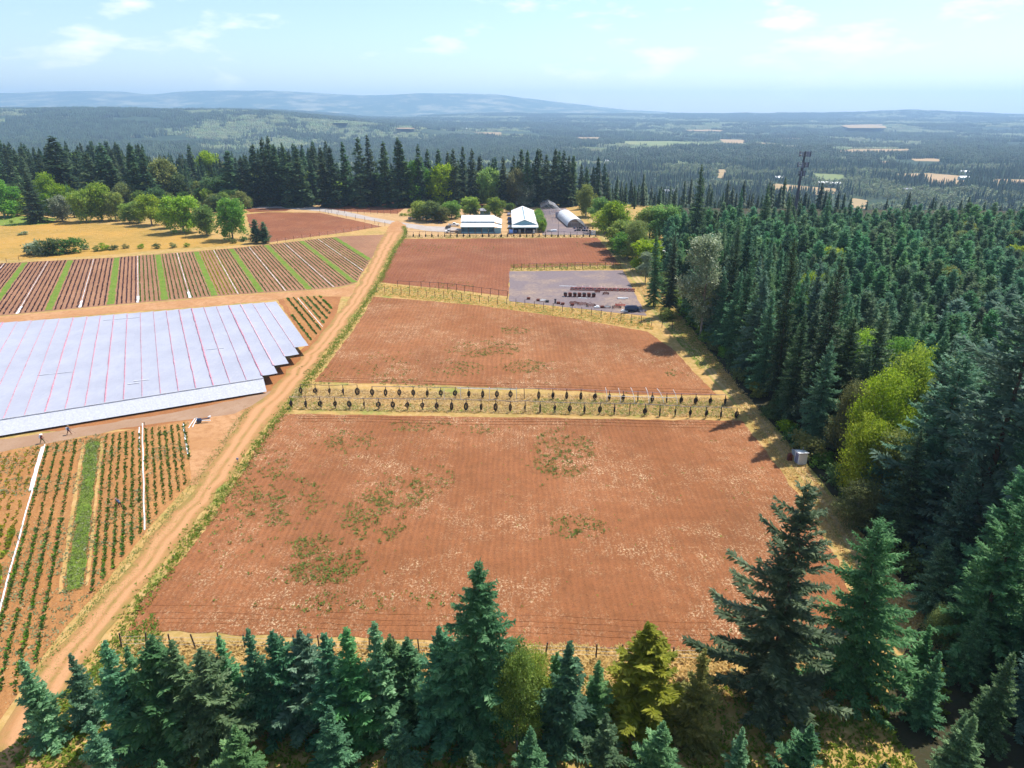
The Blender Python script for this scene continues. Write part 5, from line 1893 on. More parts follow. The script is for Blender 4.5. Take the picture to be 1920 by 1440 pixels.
# thick belt of trees between the meadow row and the skyline wood
belt = []
for k in range(330):
    u = tree_rng.uniform(-60, 470); vb = tree_rng.uniform(366, 403)
    if 225 < u < 262: continue
    x, y = P(u, vb)
    if all((x - q[0]) ** 2 + (y - q[1]) ** 2 > 8.5 ** 2 for q in belt): belt.append((x, y, tree_rng.uniform(10, 17) if u < 200 else tree_rng.uniform(8, 14)))
belt = np.array(belt)
scatter("tree_belt", np.c_[belt[:, :2], np.zeros(len(belt))], [copy_proto(recol(PROTO["leafy"][1][i], M[m]), "belt") for i, m in enumerate(("leafD", "leafG", "leafO"))] + [copy_proto(PROTO["fir_mid"][1][1], "belt_fir")],
        "thick belt of mixed trees behind the meadow row", np.where(np.arange(len(belt)) % 4 == 3, belt[:, 2] * 1.35 / 30, belt[:, 2] / 10), np.arange(len(belt)) % 4)
n = len(skm)
lf = tree_rng.random(n) < .10
scatter("skyline_wood", np.c_[skm[:, :2], np.zeros(n)], ffar, "dark fir wood along the left skyline", np.where(lf, skm[:, 2] * .6 / 10, skm[:, 2] / 36), np.where(lf, 4, tree_rng.integers(0, 4, n)))

# golden small shrubs in rows behind the small red field
for k, (u, v) in enumerate([(795 + i * 8 - r * 14, 384 + r * 7) for r in range(4) for i in range(6)]):
    x, y = P(u, v)
    tree("bush", x, y, 1.9, "round yellow green shrub planted in rows behind the parked cars", "bush", "round yellow green shrubs in rows", mat="leafY", wide=.8)

# ---------------------------------------------------------------- buildings
def part(name, mat, parent, fn):
    m = MB(); fn(m)
    return link(name, m.mesh(name, M[mat]), parent)


# open fronted shed
sh = tag(empty("shed", (-25.0, 342.0, 0)), "long low shed with two white roof steps and dark open bays, behind the hose rack", "shed")
part("floor", "concrete", sh, lambda m: m.box((9.6, 6.5, .06), (19.4, 13, .12)))
part("wall", "teal", sh, lambda m: m.box((8.0, 13.2, 2.4), (16.0, .2, 4.8)).box((-.1, 6.6, 1.9), (.2, 13, 3.6)))
for k, (x, w) in enumerate(((1.6, 3.0), (5.0, 3.0), (8.3, 3.0), (11.6, 3.0), (14.6, 2.6))):
    part("bay_wall", "tealL" if k in (0, 3) else "teal", sh, lambda m: m.box((x, 3.4, 1.5), (w, .12, 2.9)))
    part("kick_board", "tealL", sh, lambda m: m.box((x, .35, .45), (w, .08, .75)))
for x in (0, 3.3, 6.6, 9.9, 13.2, 16.1):
    part("post", "wood", sh, lambda m: m.box((x, .3, 1.5), (.2, .2, 3.0)))
part("fascia", "tealL", sh, lambda m: m.box((8.0, -.12, 3.12), (16.6, .08, .34)))
part("lower_roof", "roofW", sh, lambda m: m.prism([(-.2, 3.22), (5.2, 4.55), (5.2, 4.68), (-.2, 3.35)], -.5, 16.2))
part("clerestory", "teal", sh, lambda m: m.box((7.9, 5.25, 4.9), (16.2, .12, .65)))
part("upper_roof", "roofW", sh, lambda m: m.prism([(4.7, 5.15), (12.6, 7.1), (17.4, 5.9), (17.4, 6.02), (12.6, 7.25), (4.7, 5.3)], -.6, 16.0))
part("side_wall", "tealL", sh, lambda m: m.box((17.8, .3, 1.35), (3.2, .16, 2.7)).box((19.4, 6, 1.2), (.16, 11.5, 2.4)))
part("side_roof", "roofW", sh, lambda m: m.add([(16.0, -.25, 3.5), (19.8, -.25, 2.75), (19.8, 4.6, 3.4), (16.0, 4.6, 4.3), (16.0, -.25, 3.38), (19.8, -.25, 2.63), (19.8, 4.6, 3.28), (16.0, 4.6, 4.18)],
     [(0, 1, 2, 3), (7, 6, 5, 4), (0, 4, 5, 1), (1, 5, 6, 2), (2, 6, 7, 3), (3, 7, 4, 0)]))
part("side_wall", "tealL", sh, lambda m: m.box((17.8, 4.7, 3.6), (3.4, .14, 1.2)))
part("side_roof", "roofW", sh, lambda m: m.add([(16.02, 4.5, 5.2), (19.9, 4.5, 4.1), (19.9, 12.5, 5.2), (16.02, 12.5, 6.9), (16.02, 4.5, 5.08), (19.9, 4.5, 3.98), (19.9, 12.5, 5.08), (16.02, 12.5, 6.78)],
     [(0, 1, 2, 3), (7, 6, 5, 4), (0, 4, 5, 1), (1, 5, 6, 2), (2, 6, 7, 3), (3, 7, 4, 0)]))
part("door", "dark", sh, lambda m: m.box((16.15, .5, 1.2), (.5, .1, 2.3)))

# long gabled barn
bn = tag(empty("barn", (.4, 342.0, 0)), "long white roofed barn with a blue gable and open porch facing the camera", "barn")
bn.rotation_euler[2] = math.radians(0.5)
Lb = 52
part("wall", "teal", bn, lambda m: m.box((.35, 3 + Lb / 2, 1.9), (.2, Lb, 3.8)).box((11.65, 3 + Lb / 2, 1.9), (.2, Lb, 3.8)).box((6, 3 + Lb, 1.9), (11.5, .2, 3.8)))
part("gable", "tealL", bn, lambda m: m.prism([(.3, 3.9), (11.7, 3.9), (6, 6.1)], 3.0, 3.16, 1))
part("roof", "roofW", bn, lambda m: m.prism([(-.4, 3.85), (6, 6.3), (12.4, 3.85), (12.4, 3.98), (6, 6.45), (-.4, 3.98)], 2.7, 3.6 + Lb, 1))
for k in range(14):
    part("ridge_vent", "teal", bn, lambda m: m.box((6, 6 + k * 3.4, 6.5), (.42, 2.3, .18)))
part("porch_roof", "roofW", bn, lambda m: m.prism([(-.4, 3.1), (3.0, 3.75), (3.0, 3.87), (-.4, 3.22)], -.5, 12.6))
part("fascia", "tealL", bn, lambda m: m.box((6, -.45, 3.0), (13.0, .08, .3)))
for x in (.1, 6.0, 11.9):
    part("post", "white", bn, lambda m: m.box((x, .1, 1.5), (.16, .16, 3.0)))
part("interior_shade", "dark", bn, lambda m: m.box((6, 3.3, 1.75), (11.0, .1, 3.5)))  # near-black sheet: paints the shade inside the open front
for k, (x, w, h) in enumerate(((1.4, 1.6, 1.2), (3.4, 1.2, 1.6), (8.0, 2.4, 1.1), (10.6, 1.2, 1.5))):
    o = MB().box((.4 + x, 344.0, h / 2 + .02), (w, 1.0, h)).box((.4 + x, 344.0, h + .06), (w * .8, .7, .06)).build("storage_crate", M[("blue", "steel", "navy", "pvc")[k]])
    tag(o, "%s crate from the left under the porch of the long barn" % ORD[k], "crate", "crates under the barn porch")

# hedge of columnar trees beside the barn
for k in range(11):
    y = 346 + k * 4.6; x = 15.0 + (k % 2) * .3 - k * .05
    tree("leafy", x, y, 5.6 + (k % 3) * .35, "%s clipped green tree from the near end of the hedge beside the barn" % ORD[k], "hedge tree", "hedge beside the long barn", mat="leafG", wide=.95, name="hedge_tree")

# hoop houses
def hoop_house(x0, y0, w, L, h, label, film=True, nh=12, rz=0.0):
    e = tag(empty("hoop_house" if film else "greenhouse_frame", (x0, y0, 0), rz), label, "greenhouse")
    N = 12
    arc = [(w / 2 * -math.cos(math.pi * k / N), h * math.sin(math.pi * k / N) ** .85) for k in range(N + 1)]
    for i in range(nh):
        y = L * i / (nh - 1)
        link("hoop", MB().tube([(a, y, b) for a, b in arc], .075, 4).mesh("hoop", M["steel"]), e)
    for k in (2, 4, 6, 8, 10):
        link("purlin", MB().tube([(arc[k][0], 0, arc[k][1]), (arc[k][0], L, arc[k][1])], .05, 4).mesh("purlin", M["steel"]), e)
    for x, hh in ((-w * .27, .86), (w * .27, .86), (-w * .12, .6), (w * .12, .6)):
        link("end_post", MB().tube([(x, 0, 0), (x, 0, h * hh)], .07, 4).mesh("end_post", M["steel"]), e)
    link("end_rail", MB().tube([(-w * .45, 0, h * .55), (w * .45, 0, h * .55)], .06, 4).mesh("end_rail", M["steel"]), e)
    if film:
        V = [(a * 1.01, y, b * 1.015) for y in (-.1, L * .33, L * .66, L + .1) for a, b in arc]
        Fc = [(j * (N + 1) + k, j * (N + 1) + k + 1, (j + 1) * (N + 1) + k + 1, (j + 1) * (N + 1) + k) for j in range(3) for k in range(N)]
        link("film_cover", np_mesh("film_cover", V, Fc, M["filmT"]), e)
        link("end_wall", MB().prism([(a * .97, b * .97) for a, b in arc], L - .3, L - .25, 1).mesh("end_wall", M["filmT"]), e)
        link("side_board", MB().box((-w / 2 - .05, L / 2, .25), (.1, L, .5)).box((w / 2 + .05, L / 2, .25), (.1, L, .5)).mesh("side_board", M["wood"]), e)
    return e


hoop_house(33.4, 362, 9.2, 36, 4.3, "white plastic covered hoop house with an open arched end", True, 12, math.radians(5.5))
hoop_house(25.8, 396, 9.6, 34, 4.6, "bare arched greenhouse frame behind the white hoop house", False, 8, math.radians(4.5))
link("door", MB().box((0, -.1, 1.6), (2.0, .1, 3.1)).mesh("door", M["pipeL"]), [o for o in COL.objects if o.name.startswith("greenhouse_frame")][0])
gf = tag(empty("pole_frame", (18.6, 378, 0)), "open flat pole frame left of the bare arched greenhouse", "greenhouse")
for i in range(5):
    for j in range(4):
        link("post", MB().tube([(j * 3.4, i * 8, 0), (j * 3.4, i * 8, 3.0)], .07, 4).mesh("post", M["pipeL"]), gf)
for i in range(5):
    link("beam", MB().tube([(0, i * 8, 3.0), (10.2, i * 8, 3.0)], .06, 4).mesh("beam", M["pipeL"]), gf)
for j in range(4):
    link("beam", MB().tube([(j * 3.4, 0, 2.95), (j * 3.4, 32, 2.95)], .05, 4).mesh("beam", M["steel"]), gf)
gp = tag(empty("gable_frame", (17.6, 418, 0)), "bare gabled greenhouse frame at the back of the gravel yard", "greenhouse")
for i in range(6):
    link("truss", MB().tube([(0, i * 4, 0), (0, i * 4, 3.2), (4.6, i * 4, 5.4), (9.2, i * 4, 3.2), (9.2, i * 4, 0)], .085, 4).mesh("truss", M["steel"]), gp)
for x, z in ((0, 3.2), (4.6, 5.4), (9.2, 3.2)):
    link("purlin", MB().tube([(x, 0, z), (x, 20, z)], .06, 4).mesh("purlin", M["steel"]), gp)
for k, (u, v) in enumerate(((1022, 441), (1047, 440))):
    x, y = P(u, v)
    tag(MB().tube([(x, y, 0), (x, y, 6.2 if k else 4.4)], .07, 6).tube([(x - .4, y, 4.0), (x + .4, y, 4.0)], .04, 4).build("yard_pole", M["pipe"]), "thin pole %s the gravel yard behind the barn rack" % ("in the middle of" if k else "at the left corner of"), "pole")
# pots and bins in front of the hoop house
yr = np.random.default_rng(3)
for k in range(16):
    x, y = P(1078 + (k % 8) * 4.6 + yr.uniform(-1, 1), 429 + (k // 8) * 4.2 + yr.uniform(-.6, .6))
    s = yr.uniform(.5, .95)
    m = MB().tube([(x, y, 0), (x, y, s * .9)], [s * .62, s * .8], 9).tube([(x, y, s * .9), (x, y, s * .98)], [s * .86, s * .86], 9)
    tag(m.build("plant_tub", M["black" if k % 4 else "navy"]), "%s black tub from the left in the %s line in front of the hoop house" % (ORD[k % 8], "far" if k < 8 else "near"), "tub", "tubs in front of the hoop house")
x, y = P(1113, 440); tag(MB().box((x, y, .9), (2.0, 1.6, 1.7)).box((x, y, 1.8), (2.1, 1.7, .12)).build("water_tank", M["pvc"]), "white square tank at the right end of the barn rack", "tank")
x, y = P(1038, 434); tag(MB().box((x, y, .4), (3.0, 1.4, .7)).box((x + .4, y, .85), (1.8, 1.0, .3)).build("covered_pallet", M["film"]), "low white covered pallet in the gravel yard", "pallet")
x, y = P(1029, 434); tag(MB().box((x, y, .3), (1.6, 1.0, .5)).box((x, y, .62), (1.3, .8, .1)).build("covered_pallet", M["steel"]), "small grey pallet stack beside the white covered one", "pallet")
x, y = P(1127, 424); tag(MB().box((x, y, .9), (2.6, 2, 1.8)).prism([(x - 1.5, 1.8), (x + 1.5, 1.8), (x, 2.4)], y - 1.1, y + 1.1, 1).build("small_shed", M["tealL"]), "small pale hut between shrubs beside the track", "hut")


def house(x, y, z, w, d, h, roof, wall, label, rz=0.0, nwin=3, rh=None, cat="house"):
    e = tag(empty("house" if cat == "house" else cat.replace(" ", "_"), (x, y, z), rz), label, cat)
    rh = rh or d * .22
    link("wall", MB().box((0, 0, h / 2 - .5), (w, d, h + 1)).mesh("wall", M[wall]), e)
    link("gable", MB().prism([(-d / 2, h), (d / 2, h), (0, h + rh)], -w / 2 + .02, w / 2 - .02, 0).mesh("gable", M[wall]), e)
    link("roof", MB().prism([(-d / 2 - .4, h - .15), (0, h + rh + .05), (d / 2 + .4, h - .15), (d / 2 + .4, h + .02), (0, h + rh + .25), (-d / 2 - .4, h + .02)], -w / 2 - .4, w / 2 + .4, 0).mesh("roof", M[roof]), e)
    for k in range(nwin):
        wx = -w / 2 + w * (k + .5) / nwin
        f = link("window", MB().box((wx, -d / 2 - .03, h * .55), (min(1.4, w / nwin * .55), .08, h * .38)).mesh("window", M["white"]), e)
        link("pane", MB().box((wx, -d / 2 - .08, h * .55), (min(1.2, w / nwin * .45), .03, h * .30)).mesh("pane", M["glass"]), f)
    return e


x, y = P(1230, 477)
house(x - 1, y, 0, 11, 7, 2.8, "roofG", "tealL", "grey roofed house half hidden by trees beside the track", .05, 3)
house(x + 5.0, y - 3.6, 0, 6.5, 5, 2.3, "roofW", "teal", "white roofed outbuilding in front of the grey roofed house", .05, 1, 1.1, "outbuilding")
x, y = P(1224, 418); house(x, y, 0, 7, 6, 3, "roofW", "tealL", "pale roof showing between trees beside the far end of the track", .3, 2)
x, y = P(910, 402); house(x, y, 0, 6, 4, 2.4, "roofG", "teal", "small grey hut behind the shed", 0, 1)
x, y = P(823, 414); house(x, y, 0, 5.5, 4, 2.6, "redp", "rust", "small faded red hut among the trees by the parked cars", 0, 1)
x, y = P(238, 345); house(x, y, 0, 24, 14, 5, "roofW", "tealL", "large white roofed building among the far left firs", .12, 4)
x, y = P(158, 336); house(x, y, 0, 14, 9, 4, "roofW", "tealL", "small white roof among firs left of the larger white roof", .1, 2)
x, y = P(347, 334); house(x, y, 0, 16, 9, 3.5, "roofG", "tealL", "grey roof among trees right of the large white one", -.1, 3)
x, y = P(248, 388); house(x, y, 0, 10, 6, 2.6, "roofG", "tealL", "low grey roof showing behind the meadow trees", .2, 2)
for k, (u, v, w, d, rf_, wl, lb) in enumerate((
        (1545, 349, 26, 12, "roofW", "tealL", "white roofed farm building left in the pair behind the mast field"),
        (1563, 350, 26, 12, "roofW", "white", "white roofed farm building right in the pair behind the mast field"),
        (1460, 338, 20, 10, "roofW", "white", "white roofed building just left of the mast in the valley"),
        (1810, 327, 26, 12, "roofW", "white", "upper white farm building at the right end of the wide tan field"),
        (1806, 338, 22, 10, "roofW", "tealL", "lower white farm building at the right end of the wide tan field"),
        (1700, 362, 16, 9, "roofG", "white", "small grey roof in front of the right valley woods"),
        (1545, 276, 60, 16, "roofW", "white", "long white shed beyond the mast, far out in the valley"),
        (1518, 275, 30, 14, "roofW", "white", "shorter white shed left of the long one far out"),
        (1500, 278, 30, 14, "roofG", "white", "grey roof left of the distant white sheds"),
        (1210, 284, 44, 14, "roofW", "white", "white roof above the right end of the tall firs"),
        (1100, 254, 70, 26, "roofW", "white", "bright distant buildings right of the middle skyline"),
        (870, 243, 50, 22, "roofW", "white", "tiny pale buildings far out in the middle"),
        (1255, 365, 26, 12, "roofG", "white", "pale roof in the woods above the forest edge"),
        (1140, 306, 18, 10, "roofW", "white", "small pale house in the valley woods left"),
        (1178, 306, 18, 10, "redp", "white", "small reddish house in the valley woods"),
        (1485, 391, 14, 8, "roofW", "white", "pale roof low behind the plantation near the mast"))):
    x, y = P(u, v, VALLEY)
    z = float(terr(x, y))
    if z > VALLEY + 3:
        for _ in range(6):
            x, y = P(u, v, z); z = float(terr(x, y))
    house(x, y, z + 1.0, w, d, 5.5, rf_, wl, lb, .1 * (k % 3 - 1), 3, 3.0, "farm building" if "farm" in lb else "building")

# privy like white hut at the forest edge
x, y = P(1500, 868)
hu = tag(empty("storage_hut", (x, y, 0), .12), "small white hut with a lean board at the foot of the forest edge", "hut")
part("wall", "white", hu, lambda m: m.box((0, 0, 1.0), (1.5, 1.4, 2.0)))
part("door", "pipeL", hu, lambda m: m.box((-.77, 0, .95), (.05, .9, 1.8)))
part("roof", "white", hu, lambda m: m.box((0, 0, 2.14), (1.75, 1.65, .1), rx=-.12))
part("vent_pipe", "steel", hu, lambda m: m.tube([(.5, .6, 1.6), (.5, .6, 2.7)], .05, 6))
tag(MB().box((x - .15, y + 1.35, 1.35), (1.8, .08, 1.1), rx=-.7).box((x - .9, y + 1.6, .6), (.08, .08, 1.2)).box((x + .6, y + 1.6, .6), (.08, .08, 1.2)).build("lean_board", M["steel"]), "grey board propped up behind the small white hut", "board")
tag(MB().box((x - 1.5, y + .9, .6), (.7, .6, 1.2)).tube([(x - 1.5, y + .9, 1.2), (x - 1.5, y + .9, 1.45)], [.3, .15], 8).build("rusty_barrel", M["rust"]), "rusty box beside the small white hut", "box")

# ---------------------------------------------------------------- cell mast
mx, my = XU(1490, 418), 418.0
mt = tag(empty("cell_mast", (mx, my, float(terr(mx, my)))), "tall dark cell mast with three tiers of antennas above the plantation", "mast")
MH = HZ(my, 283) - float(terr(mx, my))
part("pole", "pipe", mt, lambda m: m.tube([(0, 0, 0), (.25, 0, MH * .5), (.9, 0, MH - .5)], [.95, .8, .6], 10))
for z, w, n in ((MH - 2.2, 3.4, 4), (MH - 8.2, 3.6, 3), (MH - 13.0, 2.0, 3)):
    part("platform", "steel", mt, lambda m: m.ring((.75, 0, z), w * .82, .10, (1, 0, 0), (0, 1, 0), 3, 4).ring((.75, 0, z + 1.1), w * .82, .08, (1, 0, 0), (0, 1, 0), 3, 4).tube([(.75 - w * .8, 0, z), (.75 + w * .8, 0, z)], .08, 4).tube([(.75, -w * .8, z), (.75, w * .8, z)], .08, 4))
    for s in range(3):
        a0 = 2.094 * s + .5
        for k in range(n):
            t = (k - (n - 1) / 2) * .62 * w / 2.2
            cx = .75 + math.cos(a0) * w * .75 - math.sin(a0) * t * 1.4; cyy = math.sin(a0) * w * .75 + math.cos(a0) * t * 1.4
            part("antenna", "pipeL" if (k + s) % 3 else "pipe", mt, lambda m: m.box((cx, cyy, z + .5), (.3, .6, 2.9), a0))
            if k % 2 == 0:
                part("radio_box", "black", mt, lambda m: m.box((cx * .9 + .07, cyy * .9, z - .2), (.35, .3, .7), a0))
part("cable", "black", mt, lambda m: m.tube([(.4, -.6, 1), (.95, -.5, MH - 3)], .09, 4))


# ---------------------------------------------------------------- vehicles
def wheel_mesh(r, w):
    return MB().tube([(0, -w / 2, 0), (0, w / 2, 0)], r, 14).mesh("wheel", M["rubber"]), MB().tube([(0, -w / 2 - .01, 0), (0, w / 2 + .01, 0)], r * .55, 10).mesh("rim", M["steel"])


def vehicle(kind, x, y, rz, col, label, cat):
    e = tag(empty(kind, (x, y, .05), rz), label, cat)
    L, W = {"pickup_truck": (5.8, 2.0), "flatbed_truck": (6.6, 2.1), "car": (4.6, 1.85), "van": (5.2, 2.0)}[kind]
    h = L / 2; z0 = .42; zb = 1.02
    def P2(name, mat, fn): return part(name, mat, e, fn)
    if kind == "pickup_truck":
        P2("body", col, lambda m: m.prism([(h, z0), (h, .85), (h - .15, 1.05), (h - 1.5, 1.15), (-h, 1.12), (-h, z0)], -W / 2, W / 2, 1))
        P2("bed_liner", "dark", lambda m: m.box((-h + 1.05, 0, 1.125), (1.75, W * .8, .03)))
        P2("cab", col, lambda m: m.prism([(h - 1.55, 1.14), (h - 2.25, 1.78), (h - 3.35, 1.82), (h - 3.65, 1.14)], -W / 2 + .12, W / 2 - .12, 1))
        win = [(h - 1.78, 1.2), (h - 2.3, 1.68), (h - 3.25, 1.70), (h - 3.45, 1.2)]
        ws = ((h - 1.7, 1.22), (h - 2.2, 1.70))
    elif kind == "flatbed_truck":
        P2("body", col, lambda m: m.prism([(h, z0), (h, 1.0), (h - .9, 1.2), (h - 2.5, 1.2), (h - 2.5, z0)], -W / 2 + .05, W / 2 - .05, 1))
        P2("cab", col, lambda m: m.prism([(h - .95, 1.19), (h - 1.45, 1.9), (h - 2.35, 1.92), (h - 2.45, 1.19)], -W / 2 + .12, W / 2 - .12, 1))
        P2("flatbed", "wood", lambda m: m.box((-.55 - .7, 0, 1.02), (L - 2.7, W + .1, .14)).box((h - 2.6, 0, 1.45), (.08, W, .8)))
        P2("chassis", "black", lambda m: m.box((-1.2, 0, .7), (L - 2.8, .9, .3)))
        win = [(h - 1.15, 1.27), (h - 1.5, 1.78), (h - 2.2, 1.8), (h - 2.3, 1.27)]
        ws = ((h - 1.05, 1.27), (h - 1.42, 1.80))
    else:
        zz = 1.5 if kind == "car" else 1.9
        P2("body", col, lambda m: m.prism([(h, z0), (h, .72), (h - .1, .85), (h - 1.1, .98), (-h + .7, 1.0), (-h, .92), (-h, z0)], -W / 2, W / 2, 1))
        P2("cab", col, lambda m: m.prism([(h - 1.1, .98), (h - 1.85, zz), (-h + 1.1, zz), (-h + .3, .99)], -W / 2 + .13, W / 2 - .13, 1))
        win = [(h - 1.35, 1.04), (h - 1.95, zz - .1), (-h + 1.2, zz - .1), (-h + .65, 1.04)]
        ws = ((h - 1.25, 1.04), (h - 1.82, zz - .06))
    for s in (-1, 1):
        yy = s * (W / 2 - .11)
        P2("side_window", "glass", lambda m: m.prism(win, min(yy, yy + s * .015), max(yy, yy + s * .015), 1))
    a, b = ws
    P2("windscreen", "glass", lambda m: m.add([(a[0] + .02, -W / 2 + .25, a[1]), (a[0] + .02, W / 2 - .25, a[1]), (b[0] + .02, W / 2 - .3, b[1]), (b[0] + .02, -W / 2 + .3, b[1]),
                                               (a[0] - .05, -W / 2 + .25, a[1]), (a[0] - .05, W / 2 - .25, a[1]), (b[0] - .05, W / 2 - .3, b[1]), (b[0] - .05, -W / 2 + .3, b[1])],
                                              [(0, 1, 2, 3), (7, 6, 5, 4), (0, 4, 5, 1), (3, 2, 6, 7)]))
    for s in (-1, 1):
        P2("headlight", "film", lambda m: m.box((h - .02, s * W * .36, .78), (.08, .35, .18)))
    P2("bumper", "steel", lambda m: m.box((h, 0, .5), (.14, W * .96, .2)).box((-h, 0, .5), (.14, W * .96, .2)))
    wm, rm = wheel_mesh(.40, .26)
    for sx in (h - 1.05, -h + 1.15):
        for s in (-1, 1):
            w = link("wheel", wm, e); w.location = (sx, s * (W / 2 - .1), .38)
            r_ = link("rim", rm, w)
    return e


def vpx(kind, u, v, rz, col, label, cat):
    x, y = P(u, v)
    return vehicle(kind, x, y, rz, col, label, cat)


vpx("pickup_truck", 851, 424, .03, "white", "white pickup truck parked left of the shed", "pickup")
vpx("flatbed_truck", 847, 437, math.pi + .05, "white", "white flatbed truck parked in front of the white pickup", "truck")
vpx("car", 840, 428.5, 1.4, "black", "small black car between the white pickup and flatbed truck", "car")
vpx("pickup_truck", 775, 411.5, .1, "pipeL", "dark grey pickup at the left end of the cars under the trees", "pickup")
vpx("car", 797, 411.5, .1, "film", "pale car under the trees right of the grey pickup", "car")
vpx("car", 807, 411, .05, "navy", "dark blue car under the trees beside the grey green tree's trunk", "car")
for k, (v, c) in enumerate(((428, "steel"), (419, "navy"), (412, "navy"), (404, "pipeL"))):
    vpx("car", 956 - k * .5, v, 1.5, c, "%s vehicle from the near end along the left wall of the long barn" % ORD[k], "car")
vpx("van", 958, 438, 1.6, "blue", "small blue van parked at the left corner of the long barn", "van")
for k, (u, v, w) in enumerate(((805, 417, 3.2), (826, 418.5, 2.4))):
    x, y = P(u, v)
    tag(MB().box((x, y, .35), (w, 1.4, .5)).box((x - w * .2, y, .75), (w * .4, 1.1, .35)).tube([(x + w * .4, y - .5, .3), (x + w * .4, y + .5, .3)], .3, 8).build("trailer", M["pipe"]), "%s small dark trailer in the shade in front of the parked cars" % ("left" if k == 0 else "right"), "trailer")

# ---------------------------------------------------------------- equipment on the gravel pad
a0 = P(1073, 544); a1 = P(1187, 546.5)
for k in range(17):
    t = k / 16
    x = a0[0] + (a1[0] - a0[0]) * t; y = a0[1] + (a1[1] - a0[1]) * t
    e = tag(empty("shelter_frame", (x, y, 0), yr.uniform(-.1, .1)), "%s red steel A frame from the left in the long row on the gravel" % ORD[k], "steel frame", "red steel A frames on the gravel pad")
    part("side_frame", "red", e, lambda m: m.tube([(-.5, -.45, 0), (-.5, 0, 1.0), (-.5, .9, 0)], .06, 4).tube([(.5, -.45, 0), (.5, 0, 1.0), (.5, .9, 0)], .06, 4).tube([(-.5, 0, 1.0), (.5, 0, 1.0)], .06, 4))
    part("panel", "redp" if k % 3 else "pvc", e, lambda m: m.box((0, .45, .55), (.95, 1.1, .05), rx=-.8))
    part("base", "rust", e, lambda m: m.box((0, -.38, .14), (1.05, .3, .28)))
    if k in (3, 5, 8, 9, 12):
        tag(MB().tube([(x - .2, y + 2.5, .05), (x + .1, y + 4.8, .6)], .05, 4).tube([(x, y + 3.6, .35), (x + .9, y + 3.4, .05)], .05, 4).build("steel_bar", M["redp"]), "thin red bars lying behind the %s A frame from the left" % ORD[k], "steel bar")
b0 = P(1060, 556); b1 = P(1113, 557)
for k in range(7):
    t = k / 6
    x = b0[0] + (b1[0] - b0[0]) * t; y = b0[1] + (b1[1] - b0[1]) * t
    e = tag(empty("rusty_bin", (x, y, 0), yr.uniform(-.08, .08)), "%s dark rusty bin from the left in the row on the gravel" % ORD[k], "bin", "dark rusty bins on the gravel pad")
    part("body", "rust", e, lambda m: m.prism([(-.45, 0), (.45, 0), (.6, 1.1), (-.6, 1.1)], -.5, .5, 1))
    part("lid", "rust" if k % 2 else "black", e, lambda m: m.prism([(-.62, 1.1), (.62, 1.1), (.3, 1.35), (-.3, 1.35)], -.55, .55, 1))
    part("skid", "black", e, lambda m: m.box((-.35, 0, .05), (.1, 1.3, .1)).box((.35, 0, .05), (.1, 1.3, .1)))


def implement(u, v, w, d, h, mat, label, kind, seed):
    x, y = P(u, v)
    r = np.random.default_rng(seed)
    e = tag(empty("farm_implement", (x, y, 0), r.uniform(-.4, .4)), label, "farm implement")
    part("frame", mat, e, lambda m: m.tube([(-w / 2, -d / 2, .5), (w / 2, -d / 2, .5), (w / 2, d / 2, .5), (-w / 2, d / 2, .5), (-w / 2, -d / 2, .5)], .08, 4).tube([(-w / 2, 0, .5), (w / 2, 0, .5)], .08, 4))
    for k in range(4):
        xx = -w / 2 + w * (k + .5) / 4
        part("tine", "rust", e, lambda m: m.tube([(xx, -d * .3, .5), (xx, -d * .45, .2), (xx, -d * .25, .0)], .06, 4))
    part("hitch", mat, e, lambda m: m.tube([(-w * .2, d / 2, .5), (0, d / 2 + .2, h), (w * .2, d / 2, .5)], .07, 4))
    if kind:
        for s in (-1, 1):
            part("wheel", "black", e, lambda m: m.tube([(s * w * .45 - .1, 0, .35), (s * w * .45 + .1, 0, .35)], .36, 10))
    return e


implement(1136, 552, 1.9, 1.4, 1.2, "rust", "small dark machine right of the row of bins", True, 1)
implement(1120, 549, 1.8, 1.0, 1.0, "rust", "dark low implement behind the last bin", False, 2)
implement(1077, 570, 3.0, 1.5, .7, "rust", "brown flat harrow near the lower edge of the gravel", False, 3)
implement(1092, 572, 2.9, 1.7, .8, "rust", "brown harrow right of the flat one", False, 4)
implement(1108, 574.5, 2.8, 1.8, 1.2, "rust", "brown harrow with a dark drum in the lower row", True, 5)
implement(1139, 577.5, 1.8, 1.2, 1.3, "steel", "small grey implement in the middle of the lower row", True, 6)
implement(1156, 578, 2.6, 1.8, 1.3, "rust", "brown spreader left of the dark tank", True, 7)
implement(1163, 574.5, 3.0, 1.6, 1.2, "red", "red frame plough behind the brown spreader", False, 8)
implement(1204, 585, 2.2, 1.8, 1.6, "pipeL", "grey cluttered machine in the lower right corner of the gravel", True, 9)
implement(1018, 565.5, 2.0, 1.0, .7, "steel", "light frame implement near the left of the lower row", False, 10)
for k, (u, v, mt_) in enumerate(((1009, 564.5, "rust"), (1026, 567, "black"), (1047, 570, "rust"), (1055, 571.5, "rust"), (991, 561.5, "rust"), (1073, 573, "rust"), (1129, 577.5, "rust"))):
    x, y = P(u, v)
    tag(MB().tube([(x - .5, y, .3), (x + .5, y, .3)], [.5, .5], 10).box((x, y, .55), (1.2, .5, .2)).build("roller", M[mt_]), "%s rusty roller from the left along the gravel's lower edge" % ORD[(1, 2, 3, 4, 0, 5, 6)[k]], "roller", "rusty rollers on the gravel")
x, y = P(1041, 569); tag(MB().tube([(x, y, 0), (x, y, 1.5)], [.3, .22], 8).box((x, y, 1.3), (.7, .3, .3)).build("water_pump", M["pipe"]), "upright grey pump near the fence below the gravel", "pump")
